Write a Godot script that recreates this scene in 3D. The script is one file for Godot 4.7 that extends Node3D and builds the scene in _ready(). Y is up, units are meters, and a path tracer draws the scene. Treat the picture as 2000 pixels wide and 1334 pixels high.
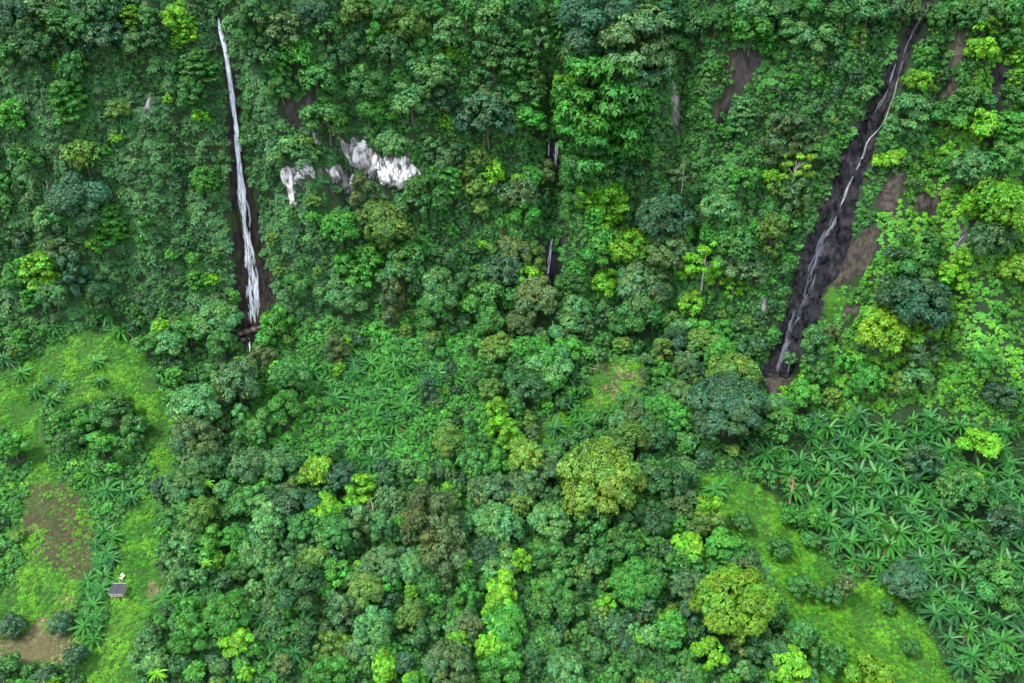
extends Node3D

# ---------------------------------------------------------------- terrain
const GX := 481            # vertices across, one metre apart
const GD := 371            # vertices in depth
const X0 := -240.0
const D0 := 60.0
const FX := 1664.0         # focal length in pixels of a 2000 x 1334 photograph
const EYE := Vector3(0, 205, 0)
const PITCH := -33.0

var height := PackedFloat32Array()
var mask := PackedByteArray()
var view := Basis()
var rng := RandomNumberGenerator.new()
var noise_a := FastNoiseLite.new()
var noise_b := FastNoiseLite.new()
var noise_c := FastNoiseLite.new()
var noise_r := FastNoiseLite.new()
var recesses: Array = []
var foot_x := [-260.0, -160.0, -98.0, -40.0, 0.0, 40.0, 70.0, 95.0, 130.0, 165.0, 260.0]
var foot_d := [262.0, 268.0, 274.0, 280.0, 284.0, 280.0, 268.0, 250.0, 232.0, 214.0, 165.0]
var steep_x := [-260.0, 0.0, 60.0, 100.0, 260.0]
var steep_y := [2.1, 2.1, 1.9, 1.5, 1.3]
var names := {}
var mats := {}
var crowns := {}
var tree_spots: Array = []
var falls: Array = []      # pixel polylines kept clear of leaves

enum {FOREST, PASTURE, BARE, WET, SCAR, PLANTATION, STRAW, WHITE, LAWN, COPSE, TAN}


func _ready() -> void:
	sky_and_camera()
	setup_noise()
	build_height()
	paint_masks()
	build_ground()
	build_rocks()
	build_waterfalls()
	build_trees()
	build_palms()
	build_undergrowth()
	build_hut()
	build_details()


func sky_and_camera() -> void:
	view = Basis(Vector3.RIGHT, deg_to_rad(PITCH))
	var cam := Camera3D.new()
	cam.name = "camera"
	cam.position = EYE
	cam.basis = view
	cam.fov = rad_to_deg(2.0 * atan(667.0 / FX))
	cam.near = 1.0
	cam.far = 3000.0
	add_child(cam)
	cam.current = true
	var sky_mat := ProceduralSkyMaterial.new()
	sky_mat.sky_top_color = Color(0.86, 0.89, 0.93)
	sky_mat.sky_horizon_color = Color(0.92, 0.93, 0.94)
	sky_mat.sky_curve = 0.2
	sky_mat.ground_bottom_color = Color(0.16, 0.22, 0.14)
	sky_mat.ground_horizon_color = Color(0.5, 0.56, 0.52)
	var sky := Sky.new()
	sky.sky_material = sky_mat
	var env := Environment.new()
	env.background_mode = Environment.BG_SKY
	env.sky = sky
	env.tonemap_mode = Environment.TONE_MAPPER_LINEAR
	env.tonemap_exposure = 3.6
	env.background_energy_multiplier = 0.78
	env.sdfgi_enabled = true
	env.ssao_enabled = true
	env.ssil_enabled = true
	var world := WorldEnvironment.new()
	world.name = "environment"
	world.environment = env
	add_child(world)
	var sun := DirectionalLight3D.new()
	sun.name = "sun"
	sun.light_color = Color(1.0, 0.99, 0.94)
	sun.light_energy = 0.45
	sun.light_angular_distance = 12.0
	sun.shadow_enabled = true
	sun.look_at_from_position(Vector3.ZERO, Vector3(0.45, -0.85, -0.12), Vector3(0, 0, -1))
	add_child(sun)


func setup_noise() -> void:
	rng.seed = 71
	noise_a.seed = 5
	noise_a.frequency = 0.022
	noise_a.fractal_octaves = 3
	noise_b.seed = 9
	noise_b.frequency = 0.06
	noise_b.fractal_octaves = 3
	noise_c.seed = 14
	noise_c.frequency = 0.22
	noise_c.fractal_octaves = 2
	noise_r.seed = 23
	noise_r.frequency = 0.16
	noise_r.fractal_octaves = 4


func interp(xs: Array, ys: Array, x: float) -> float:
	if x <= xs[0]:
		return ys[0]
	for i in range(1, xs.size()):
		if x <= xs[i]:
			var t: float = (x - xs[i - 1]) / (xs[i] - xs[i - 1])
			t = t * t * (3.0 - 2.0 * t) * 0.6 + t * 0.4
			return lerpf(ys[i - 1], ys[i], t)
	return ys[-1]


func recess(x: float, d: float) -> float:
	var sum := 0.0
	for r in recesses:
		var box: Rect2 = r.box
		var p := Vector2(x, d)
		if not box.has_point(p):
			continue
		var pts: PackedVector2Array = r.pts
		var best := 1e9
		for i in pts.size() - 1:
			best = minf(best, p.distance_squared_to(Geometry2D.get_closest_point_to_segment(p, pts[i], pts[i + 1])))
		sum += r.depth * exp(-best / (r.width * r.width))
	return sum


func raw_height(x: float, d: float) -> float:
	var f := interp(foot_x, foot_d, x)
	var s := interp(steep_x, steep_y, x)
	var on_cliff := smoothstep(-10.0, 15.0, d - f)
	var dd := d - recess(x, d) + on_cliff * (7.5 * noise_a.get_noise_2d(x * 1.6, d * 0.4) + 2.6 * noise_b.get_noise_2d(x, d * 0.8))
	var t := (dd - f) / 5.0
	var up := s * 5.0 * (t if t > 30.0 else log(1.0 + exp(t)))
	var y := 0.27 * (d - 144.0) + up
	y += (1.0 - on_cliff * 0.6) * (3.0 * noise_a.get_noise_2d(x + 300.0, d) + 0.8 * noise_b.get_noise_2d(x, d + 90.0))
	return y


func build_height() -> void:
	# gullies and ravines: a first look with the plain slope, then the channels pushed into it
	height.resize(GX * GD)
	fill_height()
	var lines := [
		[[[428, 20], [446, 125], [458, 250], [468, 370], [480, 500], [495, 640]], 5.0, 7.0],
		[[[1815, 0], [1740, 160], [1690, 280], [1640, 390], [1585, 520], [1555, 600], [1520, 715]], 3.0, 9.0],
		[[[1075, 90], [1080, 220], [1078, 330]], 6.0, 6.0],
		[[[1078, 450], [1072, 540]], 6.0, 5.5],
		[[[1330, 120], [1325, 260], [1345, 430]], 6.5, 7.0],
		[[[1960, 60], [1950, 200], [1930, 290]], 5.0, 4.0],
		[[[1080, 540], [1075, 650]], 3.0, 4.0],
		[[[1520, 40], [1440, 190], [1385, 320], [1350, 430]], 4.0, 5.0],
		[[[1000, 560], [1010, 700], [1030, 800]], 2.5, 5.0],
	]
	var made := []
	for l in lines:
		var pts := PackedVector2Array()
		for p in l[0]:
			var g := ground(p[0], p[1])
			pts.append(Vector2(g.x, -g.z))
		var box := Rect2(pts[0], Vector2.ZERO)
		for p in pts:
			box = box.expand(p)
		made.append({"pts": pts, "depth": l[1], "width": l[2], "box": box.grow(l[2] * 2.4)})
	recesses = made
	fill_height()


func fill_height() -> void:
	for j in GD:
		for i in GX:
			height[j * GX + i] = raw_height(X0 + i, D0 + j)


func land(x: float, d: float) -> float:
	var u := clampf(x - X0, 0.0, GX - 1.001)
	var v := clampf(d - D0, 0.0, GD - 1.001)
	var i := int(u)
	var j := int(v)
	u -= i
	v -= j
	var k := j * GX + i
	return lerpf(lerpf(height[k], height[k + 1], u), lerpf(height[k + GX], height[k + GX + 1], u), v)


func land_normal(x: float, d: float) -> Vector3:
	var e := 1.2
	return Vector3(land(x - e, d) - land(x + e, d), 2.0 * e, land(x, d + e) - land(x, d - e)).normalized()


func ground(px: float, py: float, lift := 0.0) -> Vector3:
	# where the line of sight through a point of the photograph meets the terrain (or a surface that height above it)
	var dir := view * Vector3((px - 1000.0) / FX, (667.0 - py) / FX, -1.0)
	var t := 90.0
	var step := 3.0
	while t < 520.0:
		var p := EYE + dir * t
		if p.y < land(p.x, -p.z) + lift:
			var a := t - step
			var b := t
			for k in 12:
				t = (a + b) / 2.0
				p = EYE + dir * t
				if p.y < land(p.x, -p.z) + lift:
					b = t
				else:
					a = t
			break
		t += step
	var q := EYE + dir * t
	return Vector3(q.x, land(q.x, -q.z), q.z)


func pixel(p: Vector3) -> Vector3:
	var q := (p - EYE) * view
	return Vector3(1000.0 - FX * q.x / q.z, 667.0 + FX * q.y / q.z, -q.z)


func metres(p: Vector3) -> float:
	return -((p - EYE) * view).z / FX


# ---------------------------------------------------------------- what grows where
func plan(px_points: Array) -> PackedVector2Array:
	var out := PackedVector2Array()
	for i in px_points.size():
		var a := Vector2(px_points[i][0], px_points[i][1])
		var b := Vector2(px_points[(i + 1) % px_points.size()][0], px_points[(i + 1) % px_points.size()][1])
		var n := maxi(1, int(a.distance_to(b) / 18.0))
		for k in n:
			var q := a.lerp(b, float(k) / n)
			var g := ground(q.x, q.y)
			out.append(Vector2(g.x, -g.z))
	return out


func paint(kind: int, px_points: Array, over := -1) -> void:
	var poly := plan(px_points)
	var box := Rect2(poly[0], Vector2.ZERO)
	for p in poly:
		box = box.expand(p)
	for j in range(maxi(0, int(box.position.y - D0)), mini(GD, int(box.end.y - D0) + 2)):
		for i in range(maxi(0, int(box.position.x - X0)), mini(GX, int(box.end.x - X0) + 2)):
			if over >= 0 and mask[j * GX + i] != over:
				continue
			if Geometry2D.is_point_in_polygon(Vector2(X0 + i, D0 + j), poly):
				mask[j * GX + i] = kind


func mask_at(x: float, d: float) -> int:
	return mask[clampi(roundi(d - D0), 0, GD - 1) * GX + clampi(roundi(x - X0), 0, GX - 1)]


var slab_px := [[1802, -20], [1826, -20], [1812, 40], [1797, 62], [1778, 110], [1762, 150], [1742, 190], [1722, 235], [1716, 262], [1706, 300], [1690, 345], [1675, 390], [1674, 430], [1660, 480], [1638, 540], [1610, 565], [1608, 612], [1592, 655], [1568, 690], [1552, 722], [1536, 744], [1514, 732], [1494, 746], [1486, 728], [1502, 690], [1518, 640], [1541, 580], [1558, 520], [1576, 455], [1614, 385], [1642, 310], [1664, 260], [1698, 205], [1734, 120], [1764, 70]]
var channel_px := [[420, 25], [434, 22], [448, 90], [458, 130], [470, 200], [474, 300], [488, 345], [508, 400], [506, 450], [518, 500], [538, 560], [534, 600], [508, 630], [496, 668], [468, 662], [462, 600], [456, 520], [452, 440], [448, 360], [444, 280], [442, 200], [438, 130], [428, 80]]
var white_px := [
	[[545, 336], [580, 322], [604, 316], [614, 330], [614, 345], [590, 352], [578, 360], [580, 380], [578, 402], [568, 398], [562, 372], [552, 352]],
	[[606, 248], [618, 262], [626, 286], [615, 284]],
	[[634, 330], [664, 328], [692, 340], [698, 358], [664, 360], [642, 352]],
	[[736, 306], [760, 304], [786, 306], [804, 324], [820, 338], [804, 357], [778, 366], [744, 357], [738, 340], [728, 326]],
	[[658, 266], [690, 268], [718, 288], [742, 304], [736, 322], [742, 342], [726, 344], [706, 334], [690, 322], [672, 300]],
]
var scar_px := [
	[[1428, 106], [1470, 94], [1502, 108], [1482, 138], [1462, 168], [1446, 184], [1426, 182], [1418, 150]],
	[[1420, 180], [1444, 184], [1414, 240], [1378, 262], [1394, 220]],
	[[1870, 60], [1897, 50], [1890, 100], [1872, 140], [1868, 190], [1838, 198], [1848, 160], [1858, 110]],
	[[1738, 332], [1766, 340], [1756, 400], [1727, 428], [1716, 394]],
	[[1700, 438], [1722, 438], [1712, 490], [1692, 540], [1652, 552], [1632, 520], [1660, 500], [1686, 478]],
	[[1640, 602], [1680, 592], [1678, 616], [1644, 624]],
	[[1492, 738], [1546, 734], [1544, 760], [1500, 778]],
	[[556, 190], [622, 180], [612, 246], [556, 240]],
	[[1790, 376], [1850, 368], [1832, 402], [1780, 424]],
	[[1690, 436], [1700, 452], [1680, 490], [1660, 520], [1646, 556], [1614, 562], [1634, 540], [1655, 486], [1672, 440]],
	[[1850, 492], [1884, 440], [1900, 450], [1880, 492]],
]


func paint_masks() -> void:
	mask.resize(GX * GD)
	mask.fill(FOREST)
	paint(PASTURE, [[-60, 740], [0, 730], [60, 692], [110, 662], [170, 640], [230, 650], [272, 678], [296, 720], [316, 770], [338, 815], [352, 860], [345, 920], [302, 955], [312, 1040], [316, 1100], [330, 1160], [290, 1220], [275, 1270], [262, 1360], [160, 1360], [158, 1302], [0, 1312], [-60, 1310]])
	paint(COPSE, [[82, 806], [130, 795], [200, 780], [270, 808], [290, 880], [302, 930], [292, 956], [240, 965], [205, 1000], [160, 960], [118, 925], [100, 880]])
	paint(COPSE, [[-60, 845], [40, 850], [55, 900], [52, 960], [36, 1020], [48, 1085], [20, 1150], [-60, 1180]])
	paint(COPSE, [[160, 955], [210, 930], [262, 965], [224, 1040], [222, 1100], [204, 1165], [196, 1260], [162, 1245], [150, 1190], [182, 1130], [186, 1040]])
	paint(BARE, [[56, 946], [110, 942], [150, 958], [172, 1005], [186, 1050], [186, 1110], [150, 1132], [100, 1112], [62, 1082], [40, 1040], [50, 990]])
	paint(STRAW, [[0, 1238], [60, 1204], [110, 1208], [150, 1230], [157, 1272], [120, 1292], [50, 1302], [-40, 1294], [-40, 1240]])
	paint(STRAW, [[288, 1135], [316, 1140], [312, 1180], [292, 1185]], PASTURE)
	paint(STRAW, [[110, 1165], [150, 1160], [150, 1195], [112, 1190]], PASTURE)
	paint(LAWN, [[1342, 940], [1372, 922], [1420, 922], [1470, 940], [1500, 955], [1530, 990], [1560, 1045], [1620, 1090], [1670, 1130], [1722, 1140], [1790, 1200], [1830, 1260], [1880, 1360], [1610, 1360], [1560, 1250], [1530, 1180], [1500, 1110], [1440, 1050], [1400, 1000]])
	paint(PLANTATION, [[1476, 900], [1520, 862], [1560, 836], [1640, 816], [1750, 796], [1850, 800], [1905, 838], [2060, 840], [2060, 1330], [1890, 1360], [1838, 1262], [1800, 1200], [1742, 1140], [1680, 1128], [1640, 1085], [1562, 1040], [1545, 985], [1484, 960]])
	paint(PLANTATION, [[590, 742], [640, 705], [700, 690], [780, 670], [860, 690], [868, 760], [812, 830], [730, 850], [650, 820]])
	paint(PLANTATION, [[690, 862], [745, 862], [745, 912], [690, 912]])
	paint(LAWN, [[1062, 872], [1038, 850], [1100, 802], [1140, 775], [1152, 735], [1205, 702], [1256, 712], [1268, 740], [1210, 785], [1150, 815], [1100, 855]])
	paint(TAN, [[1150, 712], [1205, 702], [1256, 712], [1270, 738], [1216, 778], [1150, 800], [1168, 760], [1196, 735]])
	paint(LAWN, [[1604, 560], [1632, 560], [1660, 585], [1640, 600], [1632, 632], [1596, 640], [1602, 600]])
	for p in scar_px:
		paint(SCAR, p)
	paint(WET, [[742, 357], [778, 366], [808, 358], [800, 378], [770, 384], [746, 374]])  # ground under the painted shade below the bright bulge, mostly kept bare
	paint(WET, [[636, 352], [664, 360], [702, 358], [700, 374], [664, 376], [642, 368]])  # the same for the painted shade below the middle ledge
	for p in white_px:
		paint(WHITE, p)
	paint(WET, slab_px)
	paint(WET, channel_px)
	paint(WET, [[1936, 140], [1966, 118], [1964, 200], [1948, 270], [1930, 292], [1932, 220]])  # bare ground for the strip that paints the darkness of the gap
	paint(WET, [[1062, 255], [1098, 255], [1094, 332], [1066, 318]])
	paint(WET, [[1052, 464], [1104, 464], [1098, 545], [1062, 540]])
	falls = [
		[[[428, 34], [434, 62], [440, 86], [446, 126], [450, 160], [455, 212], [458, 252], [462, 300], [464, 342], [467, 366], [472, 402], [476, 450], [481, 500], [486, 550], [491, 600], [497, 634]], [1.5, 4.5, 5, 2, 3, 5, 5, 5.5, 6.5, 8, 6.5, 9, 12, 14, 13, 11]],
		[[[1818, -6], [1806, 30], [1786, 55], [1770, 92], [1764, 122], [1757, 150], [1748, 186], [1736, 215], [1724, 245], [1708, 262], [1694, 276], [1685, 305], [1674, 332], [1660, 362], [1650, 392], [1640, 412], [1628, 440], [1610, 462], [1600, 490], [1588, 522], [1579, 560], [1570, 590], [1558, 618], [1545, 652], [1534, 682], [1524, 706], [1517, 728]], [2, 2, 2.5, 2, 2, 2, 2, 2, 2, 2, 3, 3, 2.5, 3, 3, 5, 9, 11, 10, 10, 13, 14, 12, 9, 7, 5, 4]],
		[[[1752, 118], [1742, 150], [1730, 185], [1718, 205], [1708, 224]], [3, 3, 3, 3, 2]],
		[[[1088, 274], [1089, 300], [1087, 330]], [3, 5, 4]],
		[[[1071, 258], [1072, 284], [1070, 306]], [2, 2, 2]],
		[[[1080, 458], [1077, 480], [1074, 500], [1069, 536]], [2, 3, 3, 4]],
		[[[1893, 450], [1876, 470], [1862, 486]], [2, 2, 2]],
		[[[484, 662], [492, 668], [490, 690]], [3, 3, 2]],
	]


func tint(c: Color, lo := 0.85, hi := 1.15) -> Color:
	var k := rng.randf_range(lo, hi)
	return Color(c.r * k * rng.randf_range(0.9, 1.1), c.g * k, c.b * k * rng.randf_range(0.9, 1.1))


func build_ground() -> void:
	var v := PackedVector3Array()
	var n := PackedVector3Array()
	var c := PackedColorArray()
	var idx := PackedInt32Array()
	v.resize(GX * GD)
	n.resize(GX * GD)
	c.resize(GX * GD)
	var soil := {
		FOREST: Color(0.020, 0.062, 0.012), COPSE: Color(0.025, 0.065, 0.02), PLANTATION: Color(0.018, 0.060, 0.012),
		PASTURE: Color(0.042, 0.15, 0.008), LAWN: Color(0.050, 0.17, 0.007), BARE: Color(0.074, 0.072, 0.024), STRAW: Color(0.200, 0.180, 0.075), TAN: Color(0.075, 0.11, 0.024),
		WET: Color(0.014, 0.014, 0.015), SCAR: Color(0.045, 0.033, 0.027), WHITE: Color(0.12, 0.115, 0.11),
	}
	for j in GD:
		for i in GX:
			var x := X0 + i
			var d := D0 + j
			var k := j * GX + i
			v[k] = Vector3(x, height[k], -d)
			n[k] = land_normal(x, d)
			var wob := 3.0
			var kind := mask_at(x + wob * noise_c.get_noise_2d(x, d), d + wob * noise_c.get_noise_2d(x + 77.0, d))
			var tone := 1.0 + 0.35 * noise_b.get_noise_2d(x * 2.0, d * 2.0) + 0.3 * noise_c.get_noise_2d(x * 2.0, d * 2.0)
			var col: Color = soil[kind]
			if kind == PASTURE or kind == LAWN:
				var dry := smoothstep(0.25, 0.6, noise_b.get_noise_2d(x + 40.0, d))
				col = col.lerp(Color(0.11, 0.13, 0.03), dry * 0.6)
			if kind == BARE:
				col = col.lerp(Color(0.045, 0.11, 0.012), smoothstep(0.0, 0.4, noise_b.get_noise_2d(x, d + 20.0)) * 0.8)
			if kind == STRAW:
				col = col.lerp(Color(0.06, 0.11, 0.02), smoothstep(0.05, 0.4, noise_b.get_noise_2d(x, d + 60.0)) * 0.7)
			c[k] = Color(col.r * tone, col.g * tone, col.b * tone)
	for j in GD - 1:
		for i in GX - 1:
			var k := j * GX + i
			idx.append_array([k, k + GX, k + 1, k + 1, k + GX, k + GX + 1])
	var m := StandardMaterial3D.new()
	m.vertex_color_use_as_albedo = true
	m.roughness = 0.9
	m.albedo_texture = grain_texture(3, 0.05, 0.55)
	m.normal_enabled = true
	m.normal_texture = bump_texture(4, 0.06)
	m.normal_scale = 1.4
	m.uv1_triplanar = true
	m.uv1_world_triplanar = true
	m.uv1_scale = Vector3.ONE * 0.13
	var o := mesh_node("hillside_terrain", arrays(v, n, c, idx), m, self)
	o.set_meta("kind", "structure")


func grain_texture(s: int, f: float, low: float) -> NoiseTexture2D:
	var t := NoiseTexture2D.new()
	var fn := FastNoiseLite.new()
	fn.seed = s
	fn.frequency = f
	fn.fractal_octaves = 5
	t.noise = fn
	t.width = 512
	t.height = 512
	t.seamless = true
	var g := Gradient.new()
	g.set_color(0, Color(low, low, low))
	g.set_color(1, Color(1, 1, 1))
	t.color_ramp = g
	return t


func bump_texture(s: int, f: float) -> NoiseTexture2D:
	var t := NoiseTexture2D.new()
	var fn := FastNoiseLite.new()
	fn.seed = s
	fn.frequency = f
	fn.fractal_octaves = 5
	t.noise = fn
	t.width = 512
	t.height = 512
	t.seamless = true
	t.as_normal_map = true
	t.bump_strength = 10.0
	return t


# ---------------------------------------------------------------- helpers
func arrays(v: PackedVector3Array, n: PackedVector3Array, c: PackedColorArray, idx: PackedInt32Array) -> ArrayMesh:
	if v != n:
		# every face turned to the side its normals are on
		for t in range(0, idx.size(), 3):
			var p := v[idx[t]]
			var q := (v[idx[t + 2]] - p).cross(v[idx[t + 1]] - p)
			if q.dot(n[idx[t]] + n[idx[t + 1]] + n[idx[t + 2]]) < 0.0:
				var keep := idx[t + 1]
				idx[t + 1] = idx[t + 2]
				idx[t + 2] = keep
	var a := []
	a.resize(Mesh.ARRAY_MAX)
	a[Mesh.ARRAY_VERTEX] = v
	a[Mesh.ARRAY_NORMAL] = n
	if c.size():
		a[Mesh.ARRAY_COLOR] = c
	a[Mesh.ARRAY_INDEX] = idx
	var m := ArrayMesh.new()
	m.add_surface_from_arrays(Mesh.PRIMITIVE_TRIANGLES, a)
	return m


func mesh_node(called: String, m: Mesh, mat: Material, parent: Node) -> MeshInstance3D:
	var o := MeshInstance3D.new()
	o.name = numbered(called) if parent == self else called
	o.mesh = m
	o.material_override = mat
	if called in ["falling_water", "main_stream", "lower_stream", "water_veil"]:
		o.set_meta("kind", "stuff")
	parent.add_child(o, true)
	return o


func numbered(called: String) -> String:
	var k: int = names.get(called, 0)
	names[called] = k + 1
	return called if k == 0 else "%s_%03d" % [called, k]


func thing(called: String, label: String, category: String, at := Vector3.ZERO, group := "") -> Node3D:
	var o := Node3D.new()
	o.name = numbered(called)
	o.position = at
	add_child(o)
	tag(o, label, category, group)
	return o


func tag(o: Node3D, label: String, category: String, group := "") -> void:
	o.set_meta("label", label)
	o.set_meta("category", category)
	if group:
		o.set_meta("group", group)


func lin(c: Color) -> Color:
	return c.linear_to_srgb()


func plain(key: String, c: Color, rough := 0.8, vertex := false) -> StandardMaterial3D:
	if not mats.has(key):
		var m := StandardMaterial3D.new()
		m.resource_name = key
		m.albedo_color = lin(c)
		m.roughness = rough
		m.vertex_color_use_as_albedo = vertex
		mats[key] = m
	return mats[key]


func leafy(key: String, c: Color, rough := 0.5) -> StandardMaterial3D:
	if not mats.has(key):
		var m := StandardMaterial3D.new()
		m.resource_name = key
		m.albedo_color = lin(c)
		m.roughness = rough
		m.metallic_specular = 0.38
		m.vertex_color_use_as_albedo = true
		m.backlight_enabled = true
		m.backlight = Color(0.35, 0.4, 0.2)
		mats[key] = m
	return mats[key]


# ---------------------------------------------------------------- leaves
class Leaves:
	var v := PackedVector3Array()
	var n := PackedVector3Array()
	var c := PackedColorArray()
	var idx := PackedInt32Array()

	func leaf(p: Vector3, along: Vector3, across: Vector3, nrm: Vector3, length: float, width: float, droop: float, col: Color) -> void:
		# a pointed blade, folded a little along its middle: 4 corners
		var k := v.size()
		var tip := p + along * length - Vector3(0, droop * length, 0)
		var mid := p + along * length * 0.45 + nrm * length * 0.08
		v.append(p)
		v.append(mid + across * width)
		v.append(tip)
		v.append(mid - across * width)
		var n1 := (nrm + across * 0.25).normalized()
		var n2 := (nrm - across * 0.25).normalized()
		n.append(nrm)
		n.append(n1)
		n.append((nrm + along * 0.3).normalized())
		n.append(n2)
		c.append(col)
		c.append(col)
		c.append(col)
		c.append(col)
		idx.append_array([k, k + 2, k + 1, k, k + 3, k + 2])


func random_unit() -> Vector3:
	var z := rng.randf_range(-1.0, 1.0)
	var a := rng.randf() * TAU
	var r := sqrt(1.0 - z * z)
	return Vector3(r * cos(a), z, r * sin(a))


func crown_lobes(form: String) -> Array:
	var out := []
	var bias := rng.randf() * 90.0
	if form == "d":
		for i in 30:
			var y := 1.0 - (i + 0.5) / 30.0 * 1.45
			var r := sqrt(maxf(0.0, 1.0 - y * y))
			var a := i * 2.39996 + rng.randf_range(-0.3, 0.3)
			var p := Vector3(cos(a) * r, y * 0.85, sin(a) * r) * rng.randf_range(0.56, 0.86) * (1.0 + 0.3 * noise_c.get_noise_3d(cos(a) * 6.0, y * 6.0 + i * 0.01 + bias, sin(a) * 6.0))
			var s := rng.randf_range(0.17, 0.36)
			out.append([p, Vector3(s, s * 0.85, s), rng.randf_range(0.85, 1.15)])
	elif form == "c":
		for i in 15:
			var y := 1.0 - (i + 0.5) / 15.0 * 1.6
			var r := sqrt(maxf(0.0, 1.0 - y * y))
			var a := i * 2.39996 + rng.randf_range(-0.5, 0.5)
			var p := Vector3(cos(a) * r, y * 0.9, sin(a) * r) * rng.randf_range(0.4, 0.92)
			var s := rng.randf_range(0.2, 0.42)
			out.append([p, Vector3(s, s * rng.randf_range(0.7, 0.95), s), rng.randf_range(0.75, 1.25)])
	elif form == "t":
		for level in 6:
			var y := -0.75 + level * 0.29 + rng.randf_range(-0.06, 0.06)
			var rr := 0.78 * sqrt(maxf(0.0, 1.0 - pow(maxf(y, -0.3), 2.0)))
			var m := 3 + int(rr * 6.0)
			for i in m:
				var a := (i + rng.randf_range(-0.3, 0.3)) * TAU / m + level * 0.8
				var q := rng.randf_range(0.55, 1.1) * rr
				var s := rng.randf_range(0.19, 0.38)
				out.append([Vector3(cos(a) * q, y + rng.randf_range(-0.14, 0.14), sin(a) * q), Vector3(s, s * rng.randf_range(0.3, 0.6), s * rng.randf_range(0.8, 1.2)), rng.randf_range(0.8, 1.2)])
		out.append([Vector3(0, 0.78, 0), Vector3(0.4, 0.15, 0.4), 1.1])
	elif form == "s":
		for i in 13:
			var y := 0.9 - i * 0.12
			var r := sqrt(maxf(0.0, 1.0 - y * y))
			var a := i * 2.39996 + rng.randf_range(-0.4, 0.4)
			var s := rng.randf_range(0.17, 0.28)
			out.append([Vector3(cos(a) * r, y, sin(a) * r) * rng.randf_range(0.6, 0.9), Vector3(s, s * 0.65, s), rng.randf_range(0.85, 1.15)])
	else:
		for i in 16:
			var y := 1.0 - (i + 0.5) / 16.0 * 1.9
			var r := sqrt(maxf(0.0, 1.0 - y * y))
			var a := i * 2.39996 + rng.randf_range(-0.4, 0.4)
			var s := rng.randf_range(0.24, 0.36)
			out.append([Vector3(cos(a) * r * 0.62, y * 1.25, sin(a) * r * 0.62), Vector3(s, s, s), rng.randf_range(0.8, 1.2)])
	return out


func crown_mesh(form: String, variant: int, blade: float) -> ArrayMesh:
	var key := "%s%d%.2f" % [form, variant, blade]
	if crowns.has(key):
		return crowns[key]
	rng.seed = hash(key)
	blade *= [0.85, 1.0, 1.15, 1.4][variant % 4]
	var lobes := crown_lobes(form)
	var g := Leaves.new()
	for l in lobes:
		var at: Vector3 = l[0]
		var s: Vector3 = l[1]
		var area := 2.0 * PI * (s.x * s.x + s.x * s.y)
		var sprays := int(area / (blade * blade * 0.42) * 0.26 * (0.5 if rng.randf() < 0.22 else 1.0)) + 3
		var lobe_warm := rng.randf_range(0.72, 1.15)
		for i in sprays:
			# a spray of leaves at the end of a twig
			var u := random_unit()
			if u.y < -0.2 and rng.randf() < 0.75:
				u.y = -u.y
			var deep := lerpf(0.72, 1.16, rng.randf())
			var p := at + u * s * deep
			var hidden := false
			for o in lobes:
				if o == l:
					continue
				var q: Vector3 = (p - o[0]) / o[1]
				if q.length_squared() < 0.45:
					hidden = true
					break
			if hidden:
				continue
			var out := (u / s).normalized()
			var face := (out * 0.8 + Vector3.UP * 0.6 + random_unit() * 0.5).normalized()
			var tone: float = l[2] * lerpf(0.36, 0.86, pow(rng.randf(), 1.2))
			var warm := lobe_warm * rng.randf_range(0.82, 1.18)
			var turn := rng.randf() * TAU
			var e1 := face.cross(Vector3(cos(turn), 0.3, sin(turn))).normalized()
			var e2 := face.cross(e1)
			var n := 5
			for k in n:
				var w := TAU * (k + rng.randf_range(-0.3, 0.3)) / n
				var along := (e1 * cos(w) + e2 * sin(w) - face * rng.randf_range(0.1, 0.5)).normalized()
				var nrm := (face + random_unit() * 0.35)
				nrm = (nrm - along * nrm.dot(along)).normalized()
				var across := nrm.cross(along)
				var size := blade * rng.randf_range(0.8, 1.35)
				var tk := tone * rng.randf_range(0.8, 1.2)
				g.leaf(p + along * blade * 0.12, along, across, (nrm * 0.8 + out * 0.2).normalized(), size, size * 0.34, rng.randf_range(0.0, 0.3), Color(minf(1.0, tk * warm), minf(1.0, tk), minf(1.0, tk * clampf(1.9 - warm, 0.6, 1.2) * 0.95)))
	crowns[key] = arrays(g.v, g.n, g.c, g.idx)
	return crowns[key]


func tube(g: Leaves, a: Vector3, b: Vector3, ra: float, rb: float, sides: int, col: Color) -> void:
	var ax := (b - a).normalized()
	var s := ax.cross(Vector3.RIGHT if absf(ax.x) < 0.8 else Vector3.FORWARD).normalized()
	var t := ax.cross(s)
	var k := g.v.size()
	for i in sides:
		var w := TAU * i / sides
		var r := s * cos(w) + t * sin(w)
		g.v.append(a + r * ra)
		g.v.append(b + r * rb)
		g.n.append(r)
		g.n.append(r)
		g.c.append(col)
		g.c.append(col)
	for i in sides:
		var p := k + 2 * i
		var q := k + 2 * ((i + 1) % sides)
		g.idx.append_array([p, q, p + 1, q, q + 1, p + 1])


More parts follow.
